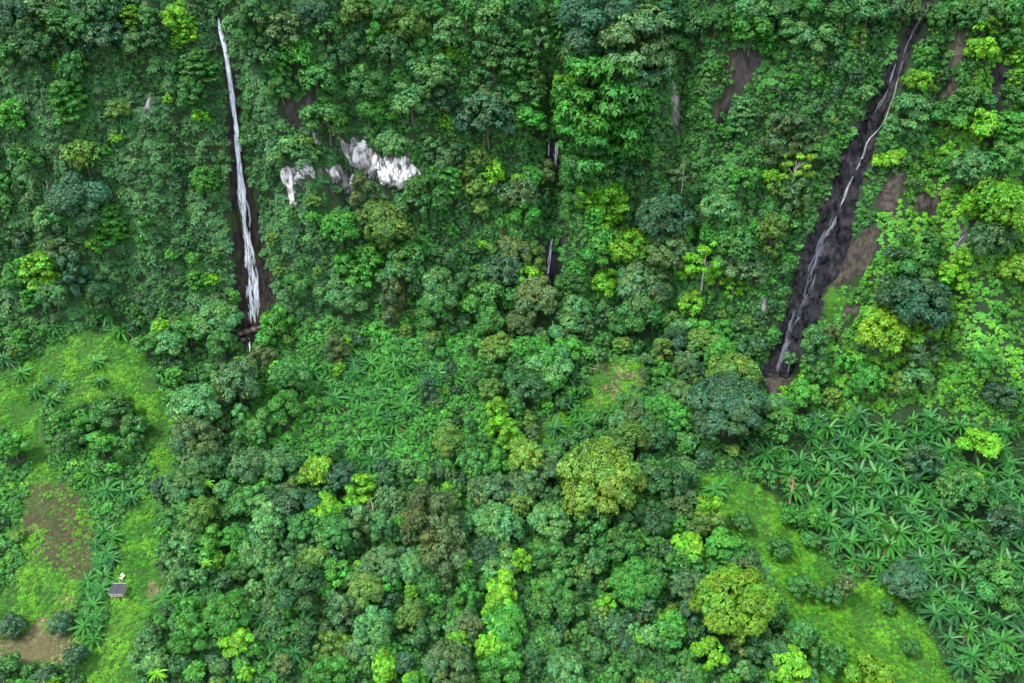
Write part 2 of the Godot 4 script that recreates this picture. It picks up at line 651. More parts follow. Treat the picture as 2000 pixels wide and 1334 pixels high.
func trunk_mesh(variant: int) -> ArrayMesh:
	# the trunk from the ground to the middle of a crown of radius 1, one unit high
	var key := "trunk%d" % variant
	if crowns.has(key):
		return crowns[key]
	rng.seed = 900 + variant
	var g := Leaves.new()
	var white := Color(1, 1, 1)
	var lean := Vector3(rng.randf_range(-0.06, 0.06), 0, rng.randf_range(-0.06, 0.06))
	var m := Vector3(0, 0.45, 0) + lean
	tube(g, Vector3(0, -0.25, 0), Vector3(0, 0.02, 0), 0.075, 0.055, 7, white)
	tube(g, Vector3(0, 0.02, 0), m, 0.055, 0.044, 7, white)
	tube(g, m, Vector3(0, 0.8, 0), 0.044, 0.034, 7, white)
	tube(g, Vector3(0, 0.8, 0), Vector3(0, 1.2, 0) + lean, 0.034, 0.014, 6, white)
	for i in 6:
		var a := i * 1.05 + rng.randf_range(-0.3, 0.3)
		var from := Vector3(0, 0.62 + 0.07 * i, 0)
		var knee := from + Vector3(cos(a) * 0.2, 0.13, sin(a) * 0.2)
		tube(g, from, knee, 0.024, 0.018, 5, white)
		tube(g, knee, knee + Vector3(cos(a) * 0.24, 0.12, sin(a) * 0.24), 0.018, 0.008, 5, white)
	crowns[key] = arrays(g.v, g.n, g.c, g.idx)
	return crowns[key]


var leaf_colors := {
	"dk": Color(0.022, 0.082, 0.023), "mid": Color(0.032, 0.122, 0.023), "blu": Color(0.027, 0.080, 0.036), "mint": Color(0.052, 0.154, 0.044),
	"gry": Color(0.050, 0.112, 0.038), "oli": Color(0.070, 0.148, 0.024), "lime": Color(0.088, 0.255, 0.012), "yel": Color(0.100, 0.225, 0.013), "ylo": Color(0.108, 0.208, 0.024),
	"brn": Color(0.062, 0.102, 0.032), "emr": Color(0.038, 0.172, 0.021),
}
var form_names := {"d": "domed_tree", "c": "billowy_tree", "t": "layered_tree", "s": "open_crowned_tree", "k": "slim_tree"}
var leaf_gain := 2.0


func grow(col: String, form: String, px: float, py: float, rpx: float, label: String) -> void:
	var h := int(px * 7.0 + py * 13.0)
	var r := rpx * 0.17
	var up := 6.0
	var g := Vector3.ZERO
	for k in 2:
		up = r * 0.78 + 0.3 + 0.08 * r * float(h % 5)
		if form == "s":
			up = r * 1.4 + 2.5
		elif form == "k":
			up = r * 1.3 + 0.3
		g = ground(px, py, up)
		r = rpx * metres(g + Vector3(0, up, 0)) * 1.16
	var o := thing(form_names[form], label, "tree", g)
	tree_spots.append(Vector3(g.x, -g.z, r))
	var blade := 0.065 if r > 9.0 else 0.09 if r > 5.8 else 0.125 if r > 4.0 else 0.175
	var tone := [0.86, 1.0, 1.14][h % 3] as float
	var base: Color = leaf_colors[col]
	var leaf := leafy("leaf_%s_%d" % [col, h % 3], Color(base.r * tone, base.g * tone, base.b * tone) * leaf_gain)
	var pale: bool = form == "s" or rpx > 55.0 and col == "brn"
	var bark := plain("pale_bark", Color(0.36, 0.33, 0.28)) if pale else plain("grey_bark", Color(0.10, 0.085, 0.065))
	var t := mesh_node("trunk", trunk_mesh(h % 3), bark, o)
	t.scale = Vector3(r * 0.9, up, r * 0.9)
	t.rotation.y = h % 7
	var c := mesh_node("crown", crown_mesh(form, (h / 3) % 4, blade), leaf, o)
	c.position.y = up
	var squash := 0.95 + 0.06 * float(h % 4)
	c.scale = Vector3(r * (0.9 + 0.05 * float(h % 6)), r * squash, r * (0.9 + 0.05 * float((h / 6) % 6)))
	c.rotation = Vector3(0.06 * float(h % 5 - 2), h % 11, 0.06 * float((h / 5) % 5 - 2))


func build_trees() -> void:
	grow("emr", "t", 1171, 212, 88, "huge fresh green tree of stacked leaf layers beside the dark middle gully")
	grow("yel", "d", 1440, 1176, 70, "huge yellow-green spreading tree at the edge of the grass clearing")
	grow("gry", "t", 1238, 105, 66, "huge grey-green layered tree above right of the huge layered tree")
	grow("ylo", "d", 1175, 934, 65, "huge yellow-olive spreading tree of cauliflower billows in the lower centre")
	grow("blu", "c", 1175, 45, 64, "huge dusky blue-green billowy tree near the top edge")
	grow("blu", "d", 1786, 591, 60, "huge blue-green smooth domed tree on the bright hillside right of the slab")
	grow("brn", "c", 842, 1012, 60, "huge brownish olive tree of many billows with a pale trunk showing below")
	grow("blu", "d", 1422, 790, 58, "huge dark blue-green domed tree just downhill of the slab's foot")
	grow("mid", "t", 1147, 324, 52, "huge mid green layered tree just below right of the twin middle cascade")
	grow("lime", "d", 1947, 402, 50, "huge lime green domed tree near the right edge")
	grow("blu", "c", 150, 392, 48, "broad dusky blue-green billowy tree right of the left edge")
	grow("mint", "c", 965, 42, 48, "broad mint green billowy tree near the top edge, above the blue-grey dome")
	grow("blu", "d", 954, 232, 48, "huge dusky blue-grey domed tree above the centre, upslope of olive crowns")
	grow("oli", "d", 751, 437, 48, "broad olive green domed tree below the white rock face")
	grow("gry", "d", 881, 1312, 47, "broad grey-green domed tree near the bottom edge")
	grow("mint", "t", 965, 115, 46, "broad mint green layered tree above the blue-grey dome")
	grow("gry", "c", 1252, 559, 46, "broad grey-green billowy tree just below the bright lime dome")
	grow("brn", "c", 866, 1072, 46, "broad brownish olive billowy tree just below right of the brownish olive tree")
	grow("mid", "c", 846, 381, 45, "broad mid green billowy tree just below right of the white rock face")
	grow("gry", "d", 388, 863, 44, "broad grey-green domed tree right of the pasture copse")
	grow("mid", "c", 1252, 606, 44, "broad mid green billowy tree below the bright lime dome")
	grow("oli", "d", 1436, 738, 44, "broad olive green domed tree just above the dark blue-green dome")
	grow("emr", "d", 1241, 1141, 43, "broad fresh green domed tree left of the huge yellow-green tree")
	grow("blu", "d", 1290, 424, 42, "broad dusky blue-green domed tree just above right of the bright lime dome")
	grow("gry", "d", 465, 748, 42, "broad grey-green domed tree below the tall left waterfall")
	grow("mint", "d", 381, 797, 42, "broad mint green domed tree right of the pasture copse")
	grow("yel", "d", 1718, 651, 42, "broad yellow-green domed tree below left of the huge blue-green dome")
	grow("yel", "c", 1702, 1316, 42, "broad yellow-green billowy tree near the bottom edge")
	grow("mid", "c", 640, 228, 40, "broad mid green billowy tree above left of the white rock face")
	grow("mint", "d", 846, 142, 40, "broad mint green domed tree above left of the blue-grey dome")
	grow("dk", "c", 1308, 28, 40, "leftmost broad dark green billowy tree near the top edge")
	grow("emr", "t", 1238, 196, 40, "broad fresh green layered tree just right of the huge layered tree")
	grow("emr", "t", 1189, 268, 40, "broad fresh green layered tree just below the huge layered tree")
	grow("mint", "c", 804, 196, 40, "broad mint green billowy tree above the white rock face")
	grow("dk", "c", 1342, 45, 40, "rightmost broad dark green billowy tree near the top edge")
	grow("mint", "d", 1902, 336, 40, "broad mint green domed tree left of the right edge")
	grow("gry", "t", 1545, 267, 40, "broad grey-green layered tree above left of the long dark slab")
	grow("dk", "c", 786, 539, 40, "broad dark green billowy tree below the white rock face")
	grow("mint", "c", 1070, 714, 40, "broad mint green billowy tree left of the straw clearing")
	grow("lime", "s", 1378, 510, 40, "tall lime green open-crowned tree on a bare white trunk in mid slope")
	grow("oli", "d", 165, 305, 38, "broad olive green domed tree right of the left edge")
	grow("oli", "c", 800, 52, 38, "broad olive green billowy tree near the top edge")
	grow("emr", "d", 665, 446, 38, "bright fresh green domed tree below the white rock face, beside an olive tree")
	grow("mint", "d", 846, 556, 38, "broad mint green domed tree left of the lower middle cascade")
	grow("brn", "d", 1045, 583, 38, "broad brownish olive domed tree below the lower middle cascade")
	grow("gry", "d", 1305, 493, 38, "broad grey-green domed tree just right of the bright lime dome")
	grow("gry", "d", 1930, 465, 38, "broad grey-green domed tree near the right edge")
	grow("dk", "c", 595, 1148, 38, "broad dark green billowy tree below left of the white snag")
	grow("mint", "d", 975, 1022, 37, "broad mint green domed tree right of the brownish olive tree")
	grow("mid", "d", 1213, 1064, 37, "broad mid green domed tree below the yellow-olive tree")
	grow("mint", "c", 500, 28, 36, "broad mint green billowy tree near the top edge, above right of the tall left waterfall")
	grow("mint", "c", 1133, 105, 36, "broad mint green billowy tree above the huge layered tree")
	grow("mid", "c", 720, 168, 36, "broad mid green billowy tree above the white rock face")
	grow("mint", "c", 1475, 21, 36, "broad mint green billowy tree near the top edge, above the purple-brown scar")
	grow("lime", "c", 1912, 243, 36, "broad lime green billowy tree near the right edge, below the tall narrow scar")
	grow("mid", "c", 797, 503, 36, "broad mid green billowy tree below the white rock face")
	grow("emr", "d", 1042, 693, 36, "broad fresh green domed tree left of the straw clearing")
	grow("oli", "d", 1231, 857, 36, "broad olive green domed tree above right of the yellow-olive tree")
	grow("ylo", "d", 1030, 897, 36, "broad yellow-olive domed tree left of the yellow-olive tree")
	grow("gry", "d", 955, 966, 36, "broad grey-green domed tree above right of the brownish olive tree")
	grow("gry", "d", 744, 1106, 36, "broad grey-green domed tree below the white snag")
	grow("mid", "d", 1878, 952, 36, "broad mid green domed tree just above right of the plantation")
	grow("mid", "c", 1954, 1141, 36, "broad mid green billowy tree near the right edge")
	grow("mid", "c", 120, 40, 35, "broad mid green billowy tree right of the upper left corner")
	grow("blu", "d", 205, 75, 35, "broad dusky blue-green domed tree below left of the top edge")
	grow("gry", "c", 560, 62, 35, "broad grey-green billowy tree near the top edge")
	grow("mid", "d", 567, 731, 35, "broad mid green domed tree below right of the tall left waterfall")
	grow("emr", "c", 553, 797, 35, "broad fresh green billowy tree left of the central palms")
	grow("blu", "d", 982, 528, 35, "broad dusky blue-green domed tree left of the lower middle cascade")
	grow("lime", "d", 1229, 484, 35, "very bright lime green dome standing right of the lower middle cascade")
	grow("mint", "d", 546, 906, 35, "broad mint green domed tree above left of the white snag")
	grow("emr", "d", 437, 1204, 35, "broad fresh green domed tree above the bottom edge, right of the small hut")
	grow("mint", "d", 1077, 1022, 35, "broad mint green domed tree below left of the yellow-olive tree")
	grow("emr", "d", 986, 1221, 35, "broad fresh green domed tree above the bottom edge, below right of the brownish olive tree")
	grow("emr", "c", 975, 1305, 35, "broad fresh green billowy tree near the bottom edge")
	grow("mint", "d", 730, 1228, 35, "broad mint green domed tree above the bottom edge")
	grow("dk", "d", 1304, 938, 35, "broad dark green domed tree right of the yellow-olive tree")
	grow("emr", "t", 1408, 1078, 35, "broad fresh green layered tree above the huge yellow-green tree")
	grow("gry", "d", 1352, 1151, 35, "broad grey-green domed tree left of the huge yellow-green tree")
	grow("lime", "t", 1538, 1302, 35, "broad lime green layered tree near the bottom edge")
	grow("blu", "d", 1769, 1137, 35, "broad dusky blue-green domed tree below left of the plantation")
	grow("mid", "d", 620, 156, 34, "broad mid green domed tree above left of the white rock face")
	grow("mint", "c", 574, 300, 34, "broad mint green billowy tree just above the white rock face")
	grow("emr", "d", 1468, 56, 34, "broad fresh green domed tree near the top edge")
	grow("mint", "c", 1695, 21, 34, "broad mint green billowy tree near the top edge, above left of the long dark slab")
	grow("mint", "d", 420, 629, 34, "broad mint green domed tree just below left of the tall left waterfall")
	grow("mid", "c", 846, 608, 34, "broad mid green billowy tree above right of the central palms")
	grow("mint", "c", 678, 583, 34, "broad mint green billowy tree above the central palms")
	grow("mid", "c", 961, 580, 34, "broad mid green billowy tree below left of the lower middle cascade")
	grow("gry", "c", 1287, 570, 34, "broad grey-green billowy tree below right of the bright lime dome")
	grow("mid", "d", 1440, 478, 34, "broad mid green domed tree just above right of the white-trunked lime tree")
	grow("lime", "c", 1916, 864, 34, "broad lime green billowy tree near the right edge, above right of the plantation")
	grow("mid", "c", 1524, 826, 34, "broad mid green billowy tree above left of the plantation")
	grow("gry", "d", 486, 913, 34, "broad grey-green domed tree left of the white snag")
	grow("blu", "c", 574, 983, 34, "broad dusky blue-green billowy tree left of the white snag")
	grow("mid", "d", 651, 1043, 34, "broad mid green domed tree below left of the white snag")
	grow("lime", "c", 982, 1158, 34, "broad lime green billowy tree below right of the brownish olive tree")
	grow("dk", "c", 1496, 1271, 34, "broad dark green billowy tree near the bottom edge")
	grow("mint", "t", 1776, 226, 33, "mint green layered tree just below right of the long dark slab")
	grow("lime", "t", 82, 527, 33, "broad lime green umbrella-topped tree near the left edge above the pasture")
	grow("emr", "d", 1695, 742, 33, "fresh green domed tree right of the long dark slab")
	grow("mint", "d", 357, 948, 33, "mint green domed tree below right of the pasture copse")
	grow("mint", "d", 1105, 1305, 33, "mint green domed tree near the bottom edge")
	grow("blu", "d", 30, 20, 32, "dusky blue-green domed tree near the upper left corner")
	grow("mid", "d", 150, 60, 32, "mid green domed tree left of the top edge")
	grow("dk", "c", 521, 101, 32, "dark green billowy tree just right of the tall left waterfall")
	grow("emr", "c", 1031, 228, 32, "fresh green billowy tree right of the blue-grey dome")
	grow("lime", "t", 1185, 392, 32, "lime green layered tree above left of the bright lime dome")
	grow("gry", "d", 1017, 378, 32, "grey-green domed tree below left of the twin middle cascade")
	grow("mint", "c", 814, 395, 32, "mint green billowy tree just below right of the white rock face")
	grow("mint", "c", 1615, 80, 32, "mint green billowy tree near the top edge, above left of the long dark slab")
	grow("gry", "d", 1765, 20, 32, "grey-green domed tree just above left of the long dark slab")
	grow("yel", "s", 1555, 325, 32, "yellow-lime open-crowned tree with a pale trunk on the slope left of the long slab")
	grow("dk", "c", 200, 571, 32, "dark green billowy tree above the pasture top")
	grow("mint", "c", 867, 580, 32, "mint green billowy tree left of the lower middle cascade")
	grow("dk", "d", 1028, 758, 32, "dark green domed tree left of the straw clearing")
	grow("dk", "d", 1273, 850, 32, "dark green domed tree below right of the straw clearing")
	grow("gry", "c", 385, 889, 32, "grey-green billowy tree right of the pasture copse")
	grow("oli", "d", 385, 1008, 32, "olive green domed tree above right of the small hut")
	grow("mint", "c", 553, 1127, 32, "mint green billowy tree below left of the white snag")
	grow("oli", "c", 647, 1267, 32, "olive green billowy tree near the bottom edge")
	grow("emr", "d", 1294, 801, 31, "fresh green domed tree below right of the straw clearing")
	grow("oli", "d", 1370, 672, 31, "olive green domed tree above left of the dark blue-green dome")
	grow("blu", "d", 668, 934, 31, "dusky blue-green domed tree just above left of the white snag")
	grow("gry", "c", 75, 25, 30, "grey-green billowy tree near the upper left corner")
	grow("dk", "c", 60, 62, 30, "dark green billowy tree near the upper left corner")
	grow("dk", "c", 195, 22, 30, "dark green billowy tree left of the top edge")
	grow("mid", "c", 20, 105, 30, "mid green billowy tree below the upper left corner")
	grow("dk", "d", 70, 105, 30, "dark green domed tree below right of the upper left corner")
	grow("mid", "d", 145, 132, 30, "mid green domed tree above right of the left edge")
	grow("emr", "t", 129, 192, 30, "fresh green layered tree above right of the left edge")
	grow("blu", "d", 612, 25, 30, "dusky blue-green domed tree near the top edge")
	grow("dk", "c", 665, 110, 30, "leftmost dark green billowy tree below the top edge")
	grow("mid", "c", 640, 60, 30, "mid green billowy tree near the top edge, right of the tall left waterfall")
	grow("mint", "c", 874, 60, 30, "mint green billowy tree near the top edge, above left of the blue-grey dome")
	grow("mint", "s", 1050, 80, 30, "mint green open-crowned tree near the top edge")
	grow("gry", "d", 958, 195, 30, "grey-green domed tree just above the blue-grey dome")
	grow("lime", "t", 1108, 182, 30, "lime green layered tree just above left of the huge layered tree")
	grow("dk", "c", 1212, 334, 30, "dark green billowy tree below the huge layered tree")
	grow("emr", "c", 1024, 418, 30, "fresh green billowy tree above left of the lower middle cascade")
	grow("emr", "c", 737, 217, 30, "fresh green billowy tree above right of the white rock face")
	grow("blu", "c", 860, 198, 30, "dusky blue-green billowy tree left of the blue-grey dome")
	grow("mid", "d", 1398, 42, 30, "mid green domed tree near the top edge")
	grow("mid", "c", 1580, 17, 30, "mid green billowy tree near the top edge, above right of the purple-brown scar")
	grow("mid", "c", 1650, 21, 30, "mid green billowy tree near the top edge, left of the long dark slab")
	grow("mid", "c", 1874, 31, 30, "mid green billowy tree right of the long dark slab")
	grow("mint", "c", 1923, 21, 30, "mint green billowy tree near the upper right corner")
	grow("mid", "c", 1895, 196, 30, "mid green billowy tree just below the tall narrow scar")
	grow("mid", "c", 1860, 224, 30, "mid green billowy tree below the tall narrow scar")
	grow("mid", "c", 1965, 308, 30, "lowest mid green billowy tree near the right edge")
	grow("emr", "c", 1325, 452, 30, "fresh green billowy tree above left of the white-trunked lime tree")
	grow("mint", "d", 105, 573, 30, "mint green domed tree above left of the pasture top")
	grow("blu", "k", 150, 532, 30, "dusky blue-green slim tree above the pasture top")
	grow("mid", "c", 367, 643, 30, "mid green billowy tree left of the tall left waterfall")
	grow("mid", "c", 224, 805, 30, "mid green billowy tree just above right of the pasture copse")
	grow("oli", "c", 877, 861, 30, "olive green billowy tree above the brownish olive tree")
	grow("dk", "c", 1176, 872, 30, "dark green billowy tree just above the yellow-olive tree")
	grow("gry", "c", 1447, 514, 30, "grey-green billowy tree just right of the white-trunked lime tree")
	grow("blu", "c", 1321, 665, 30, "dusky blue-green billowy tree above right of the straw clearing")
	grow("emr", "c", 1415, 686, 30, "fresh green billowy tree above the dark blue-green dome")
	grow("yel", "c", 1752, 658, 30, "yellow-green billowy tree below left of the huge blue-green dome")
	grow("mint", "c", 1790, 735, 30, "mint green billowy tree below the huge blue-green dome")
	grow("mid", "c", 1800, 514, 30, "lowest mid green billowy tree above the huge blue-green dome")
	grow("dk", "d", 420, 910, 30, "dark green domed tree right of the pasture copse")
	grow("mid", "d", 483, 980, 30, "mid green domed tree left of the white snag, above right of the small hut")
	grow("mint", "d", 521, 1032, 30, "mint green domed tree left of the white snag")
	grow("mint", "d", 507, 1078, 30, "mint green domed tree below left of the white snag")
	grow("emr", "c", 374, 1204, 30, "fresh green billowy tree right of the small hut")
	grow("emr", "c", 371, 1249, 30, "fresh green billowy tree near the bottom edge, below right of the small hut")
	grow("lime", "c", 462, 1246, 30, "lime green billowy tree near the bottom edge, right of the small hut")
	grow("emr", "c", 647, 1309, 30, "fresh green billowy tree near the bottom edge, below the white snag")
	grow("gry", "d", 1072, 912, 30, "grey-green domed tree left of the yellow-olive tree, below left of the straw clearing")
	grow("mid", "d", 926, 903, 30, "mid green domed tree above right of the brownish olive tree")
	grow("gry", "d", 1021, 945, 30, "grey-green domed tree left of the yellow-olive tree, above right of the brownish olive tree")
	grow("oli", "d", 1014, 987, 30, "olive green domed tree left of the yellow-olive tree")
	grow("oli", "d", 716, 1148, 30, "olive green domed tree below the white snag")
	grow("lime", "d", 968, 1263, 30, "lime green domed tree near the bottom edge, below right of the brownish olive tree")
	grow("dk", "d", 1280, 1015, 30, "dark green domed tree below right of the yellow-olive tree")
	grow("blu", "c", 1804, 906, 30, "dusky blue-green billowy tree above left of the plantation")
	grow("brn", "d", 1007, 489, 29, "brownish olive domed tree just left of the lower middle cascade")
	grow("mint", "d", 1122, 604, 29, "mint green domed tree below right of the lower middle cascade")
	grow("mint", "c", 1115, 640, 29, "mint green billowy tree above left of the straw clearing")
	grow("mint", "k", 1590, 679, 29, "mint green slim tree just right of the long dark slab")
	grow("lime", "c", 345, 35, 28, "lime green billowy tree near the top edge")
	grow("mint", "c", 262, 86, 28, "mint green billowy tree below left of the top edge")
	grow("dk", "c", 110, 95, 28, "dark green billowy tree below right of the upper left corner")
	grow("emr", "c", 21, 224, 28, "fresh green billowy tree near the left edge, below the upper left corner")
	grow("mid", "t", 385, 130, 28, "mid green layered tree just below left of the tall left waterfall")
	grow("mid", "t", 375, 175, 28, "mid green layered tree left of the tall left waterfall")
	grow("emr", "t", 213, 432, 28, "fresh green layered tree above the pasture top")
	grow("emr", "d", 402, 357, 28, "fresh green domed tree below left of the tall left waterfall")
	grow("mid", "c", 490, 75, 28, "mid green billowy tree just right of the tall left waterfall")
	grow("mid", "c", 550, 172, 28, "mid green billowy tree right of the tall left waterfall")
	grow("mid", "c", 744, 18, 28, "mid green billowy tree near the top edge, above the white rock face")
	grow("dk", "c", 685, 91, 28, "rightmost dark green billowy tree below the top edge")
	grow("dk", "d", 766, 96, 28, "dark green domed tree below the top edge")
	grow("mid", "c", 825, 95, 28, "mid green billowy tree below the top edge")
	grow("mid", "t", 1020, 115, 28, "mid green layered tree above right of the blue-grey dome")
	grow("mid", "c", 1028, 182, 28, "mid green billowy tree above right of the blue-grey dome")
	grow("emr", "c", 1105, 238, 28, "fresh green billowy tree just above right of the twin middle cascade")
	grow("mid", "c", 1224, 399, 28, "mid green billowy tree above the bright lime dome")
	grow("oli", "c", 930, 362, 28, "olive green billowy tree below the blue-grey dome")
	grow("brn", "k", 709, 386, 28, "brownish olive slim tree just below right of the white rock face")
	grow("gry", "c", 867, 309, 28, "grey-green billowy tree right of the white rock face")
	grow("mint", "c", 765, 280, 28, "mint green billowy tree just above the white rock face")
	grow("mid", "c", 1321, 82, 28, "mid green billowy tree near the top edge, left of the purple-brown scar")
	grow("dk", "c", 1527, 22, 28, "dark green billowy tree near the top edge, above right of the purple-brown scar")
	grow("mint", "c", 1555, 63, 28, "mint green billowy tree near the top edge, above right of the purple-brown scar")
	grow("mid", "d", 1975, 22, 28, "mid green domed tree near the upper right corner")
	grow("emr", "t", 1975, 253, 28, "fresh green layered tree near the right edge")
	grow("mint", "d", 1402, 409, 28, "mint green domed tree above the white-trunked lime tree")
	grow("mid", "c", 434, 672, 28, "mid green billowy tree below left of the tall left waterfall")
	grow("mid", "c", 507, 835, 28, "mid green billowy tree left of the central palms")
	grow("emr", "c", 713, 503, 28, "rightmost fresh green billowy tree below the white rock face")
	grow("brn", "k", 765, 588, 28, "brownish olive slim tree above the central palms")
	grow("mid", "c", 951, 541, 28, "mid green billowy tree left of the lower middle cascade")
	grow("emr", "c", 923, 590, 28, "fresh green billowy tree below left of the lower middle cascade")
	grow("mid", "c", 955, 630, 28, "mid green billowy tree below left of the lower middle cascade")
	grow("mid", "t", 1115, 562, 28, "mid green layered tree below right of the lower middle cascade")
	grow("emr", "c", 1175, 496, 28, "fresh green billowy tree just left of the bright lime dome")
	grow("lime", "c", 1185, 552, 28, "lime green billowy tree below left of the bright lime dome")
	grow("mid", "c", 1224, 630, 28, "mid green billowy tree above the straw clearing")
	grow("oli", "d", 975, 679, 28, "olive green domed tree below left of the lower middle cascade")
	grow("dk", "c", 1017, 727, 28, "dark green billowy tree left of the straw clearing")
	grow("emr", "d", 1076, 742, 28, "fresh green domed tree left of the straw clearing")
	grow("oli", "k", 1506, 462, 28, "olive green slim tree left of the long dark slab")
	grow("gry", "c", 1317, 773, 28, "grey-green billowy tree left of the dark blue-green dome")
	grow("blu", "c", 1825, 616, 28, "dusky blue-green billowy tree just below right of the huge blue-green dome")
	grow("gry", "s", 1804, 686, 28, "grey-green open-crowned tree below the huge blue-green dome")
	grow("emr", "c", 1566, 770, 28, "fresh green billowy tree below right of the long dark slab")
	grow("mint", "c", 525, 998, 28, "mint green billowy tree left of the white snag")
	grow("lime", "d", 633, 998, 28, "lime green domed tree left of the white snag")
	grow("mid", "c", 350, 1008, 28, "mid green billowy tree above right of the small hut")
	grow("mid", "d", 591, 1025, 28, "mid green domed tree left of the white snag, left of the brownish olive tree")
	grow("oli", "d", 609, 1099, 28, "olive green domed tree below left of the white snag")
	grow("mint", "c", 350, 1120, 28, "mint green billowy tree right of the small hut")
	grow("brn", "d", 916, 1221, 28, "brownish olive domed tree above the bottom edge")
	grow("mid", "c", 1105, 1095, 28, "rightmost mid green billowy tree below left of the yellow-olive tree")
	grow("mid", "c", 1112, 1183, 28, "mid green billowy tree above the bottom edge")
	grow("dk", "c", 1227, 1015, 28, "dark green billowy tree below right of the yellow-olive tree")
	grow("mid", "c", 1157, 1008, 28, "mid green billowy tree below the yellow-olive tree")
	grow("gry", "c", 1447, 1109, 28, "grey-green billowy tree just above the huge yellow-green tree")
	grow("mid", "c", 1618, 1284, 28, "mid green billowy tree near the bottom edge")
	grow("blu", "c", 1958, 1015, 28, "dusky blue-green billowy tree near the right edge, right of the plantation")
	grow("brn", "d", 1017, 633, 27, "brownish olive domed tree below the lower middle cascade")
	grow("lime", "c", 979, 840, 27, "lime green billowy tree above left of the yellow-olive tree")
	grow("yel", "d", 1986, 525, 27, "yellow-green domed tree near the right edge")
	grow("mint", "k", 744, 1032, 27, "mint green slim tree just below right of the white snag")
	grow("oli", "d", 804, 1200, 27, "olive green domed tree below the brownish olive tree")
	grow("lime", "c", 1384, 998, 27, "lime green billowy tree just below left of the grass clearing")
	grow("lime", "d", 1342, 1066, 27, "lime green domed tree below left of the grass clearing")
	grow("oli", "d", 703, 14, 26, "rightmost olive green domed tree near the top edge")
	grow("emr", "c", 741, 70, 26, "fresh green billowy tree near the top edge")
	grow("mid", "c", 1063, 35, 26, "mid green billowy tree near the top edge, above left of the huge layered tree")
	grow("mid", "c", 695, 150, 26, "mid green billowy tree above the white rock face")
	grow("lime", "c", 1916, 96, 26, "lime green billowy tree just above right of the tall narrow scar")
	grow("mint", "t", 1450, 225, 26, "mint green layered tree below the purple-brown scar")
	grow("emr", "c", 1450, 353, 26, "fresh green billowy tree above right of the white-trunked lime tree")
	grow("emr", "d", 35, 538, 26, "fresh green domed tree near the left edge")
	grow("emr", "c", 196, 864, 26, "fresh green billowy tree below the pasture top")
	grow("emr", "c", 24, 872, 26, "fresh green billowy tree near the left edge, left of the pasture copse")
	grow("emr", "c", 542, 629, 26, "fresh green billowy tree just below right of the tall left waterfall")
	grow("mint", "c", 647, 574, 26, "mint green billowy tree right of the tall left waterfall")
	grow("emr", "c", 706, 541, 26, "fresh green billowy tree below the white rock face, above the central palms")
	grow("emr", "c", 1105, 685, 26, "fresh green billowy tree above left of the straw clearing")
	grow("mid", "c", 916, 878, 26, "mid green billowy tree above right of the brownish olive tree")
	grow("emr", "c", 1332, 818, 26, "fresh green billowy tree left of the dark blue-green dome")
	grow("gry", "d", 1246, 812, 26, "grey-green domed tree below right of the straw clearing")
	grow("lime", "c", 1404, 541, 26, "lime green billowy tree just below right of the white-trunked lime tree")
	grow("dk", "c", 1447, 679, 26, "dark green billowy tree left of the long dark slab")
	grow("lime", "c", 1860, 532, 26, "lime green billowy tree above right of the huge blue-green dome")
	grow("blu", "c", 1951, 773, 26, "dusky blue-green billowy tree near the right edge, below right of the huge blue-green dome")
	grow("emr", "c", 1930, 710, 26, "fresh green billowy tree near the right edge")
	grow("lime", "t", 703, 951, 26, "lime green layered tree just above left of the white snag")
	grow("emr", "d", 462, 1050, 26, "fresh green domed tree above right of the small hut")
	grow("emr", "c", 402, 1060, 26, "fresh green billowy tree above right of the small hut")
	grow("mint", "c", 364, 1050, 26, "mint green billowy tree above right of the small hut")
	grow("dk", "c", 560, 1085, 26, "dark green billowy tree below left of the white snag")
	grow("gry", "k", 675, 1200, 26, "grey-green slim tree above the bottom edge")
	grow("mint", "c", 287, 1277, 26, "mint green billowy tree near the bottom edge, below right of the small hut")
	grow("emr", "c", 972, 903, 26, "fresh green billowy tree above right of the brownish olive tree")
	grow("mint", "c", 975, 1106, 26, "mint green billowy tree below right of the brownish olive tree")
	grow("mint", "d", 804, 1109, 26, "mint green domed tree below left of the brownish olive tree")
	grow("gry", "d", 765, 980, 26, "grey-green domed tree just right of the white snag")
	grow("mid", "d", 839, 1141, 26, "mid green domed tree below the brownish olive tree")
	grow("lime", "t", 895, 1260, 26, "lime green layered tree near the bottom edge")
	grow("mid", "c", 1070, 1085, 26, "leftmost mid green billowy tree below left of the yellow-olive tree")
	grow("mid", "c", 1084, 1144, 26, "mid green billowy tree below left of the yellow-olive tree, above the bottom edge")
	grow("oli", "c", 1380, 1026, 26, "olive green billowy tree below left of the grass clearing")
	grow("gry", "c", 1346, 991, 26, "rightmost grey-green billowy tree left of the grass clearing")
	grow("mid", "c", 1335, 1106, 26, "leftmost mid green billowy tree above left of the huge yellow-green tree")
	grow("emr", "d", 1314, 1228, 26, "fresh green domed tree left of the huge yellow-green tree")
	grow("lime", "c", 1388, 1274, 26, "lime green billowy tree near the bottom edge, below left of the huge yellow-green tree")
	grow("brn", "c", 1450, 1249, 26, "brownish olive billowy tree below the huge yellow-green tree")
	grow("dk", "c", 300, 75, 25, "dark green billowy tree near the top edge, left of the tall left waterfall")
	grow("mid", "c", 55, 310, 25, "mid green billowy tree near the left edge")
	grow("mint", "c", 100, 427, 25, "mint green billowy tree right of the left edge")
	grow("emr", "d", 581, 108, 25, "fresh green domed tree right of the tall left waterfall")
	grow("dk", "d", 1017, 21, 25, "dark green domed tree near the top edge, above the blue-grey dome")
	grow("brn", "c", 1063, 336, 25, "brownish olive billowy tree just below left of the twin middle cascade")
	grow("emr", "t", 870, 346, 25, "fresh green layered tree right of the white rock face")
	grow("gry", "c", 119, 482, 25, "grey-green billowy tree right of the left edge")
	grow("mint", "d", 336, 674, 25, "mint green domed tree right of the pasture top")
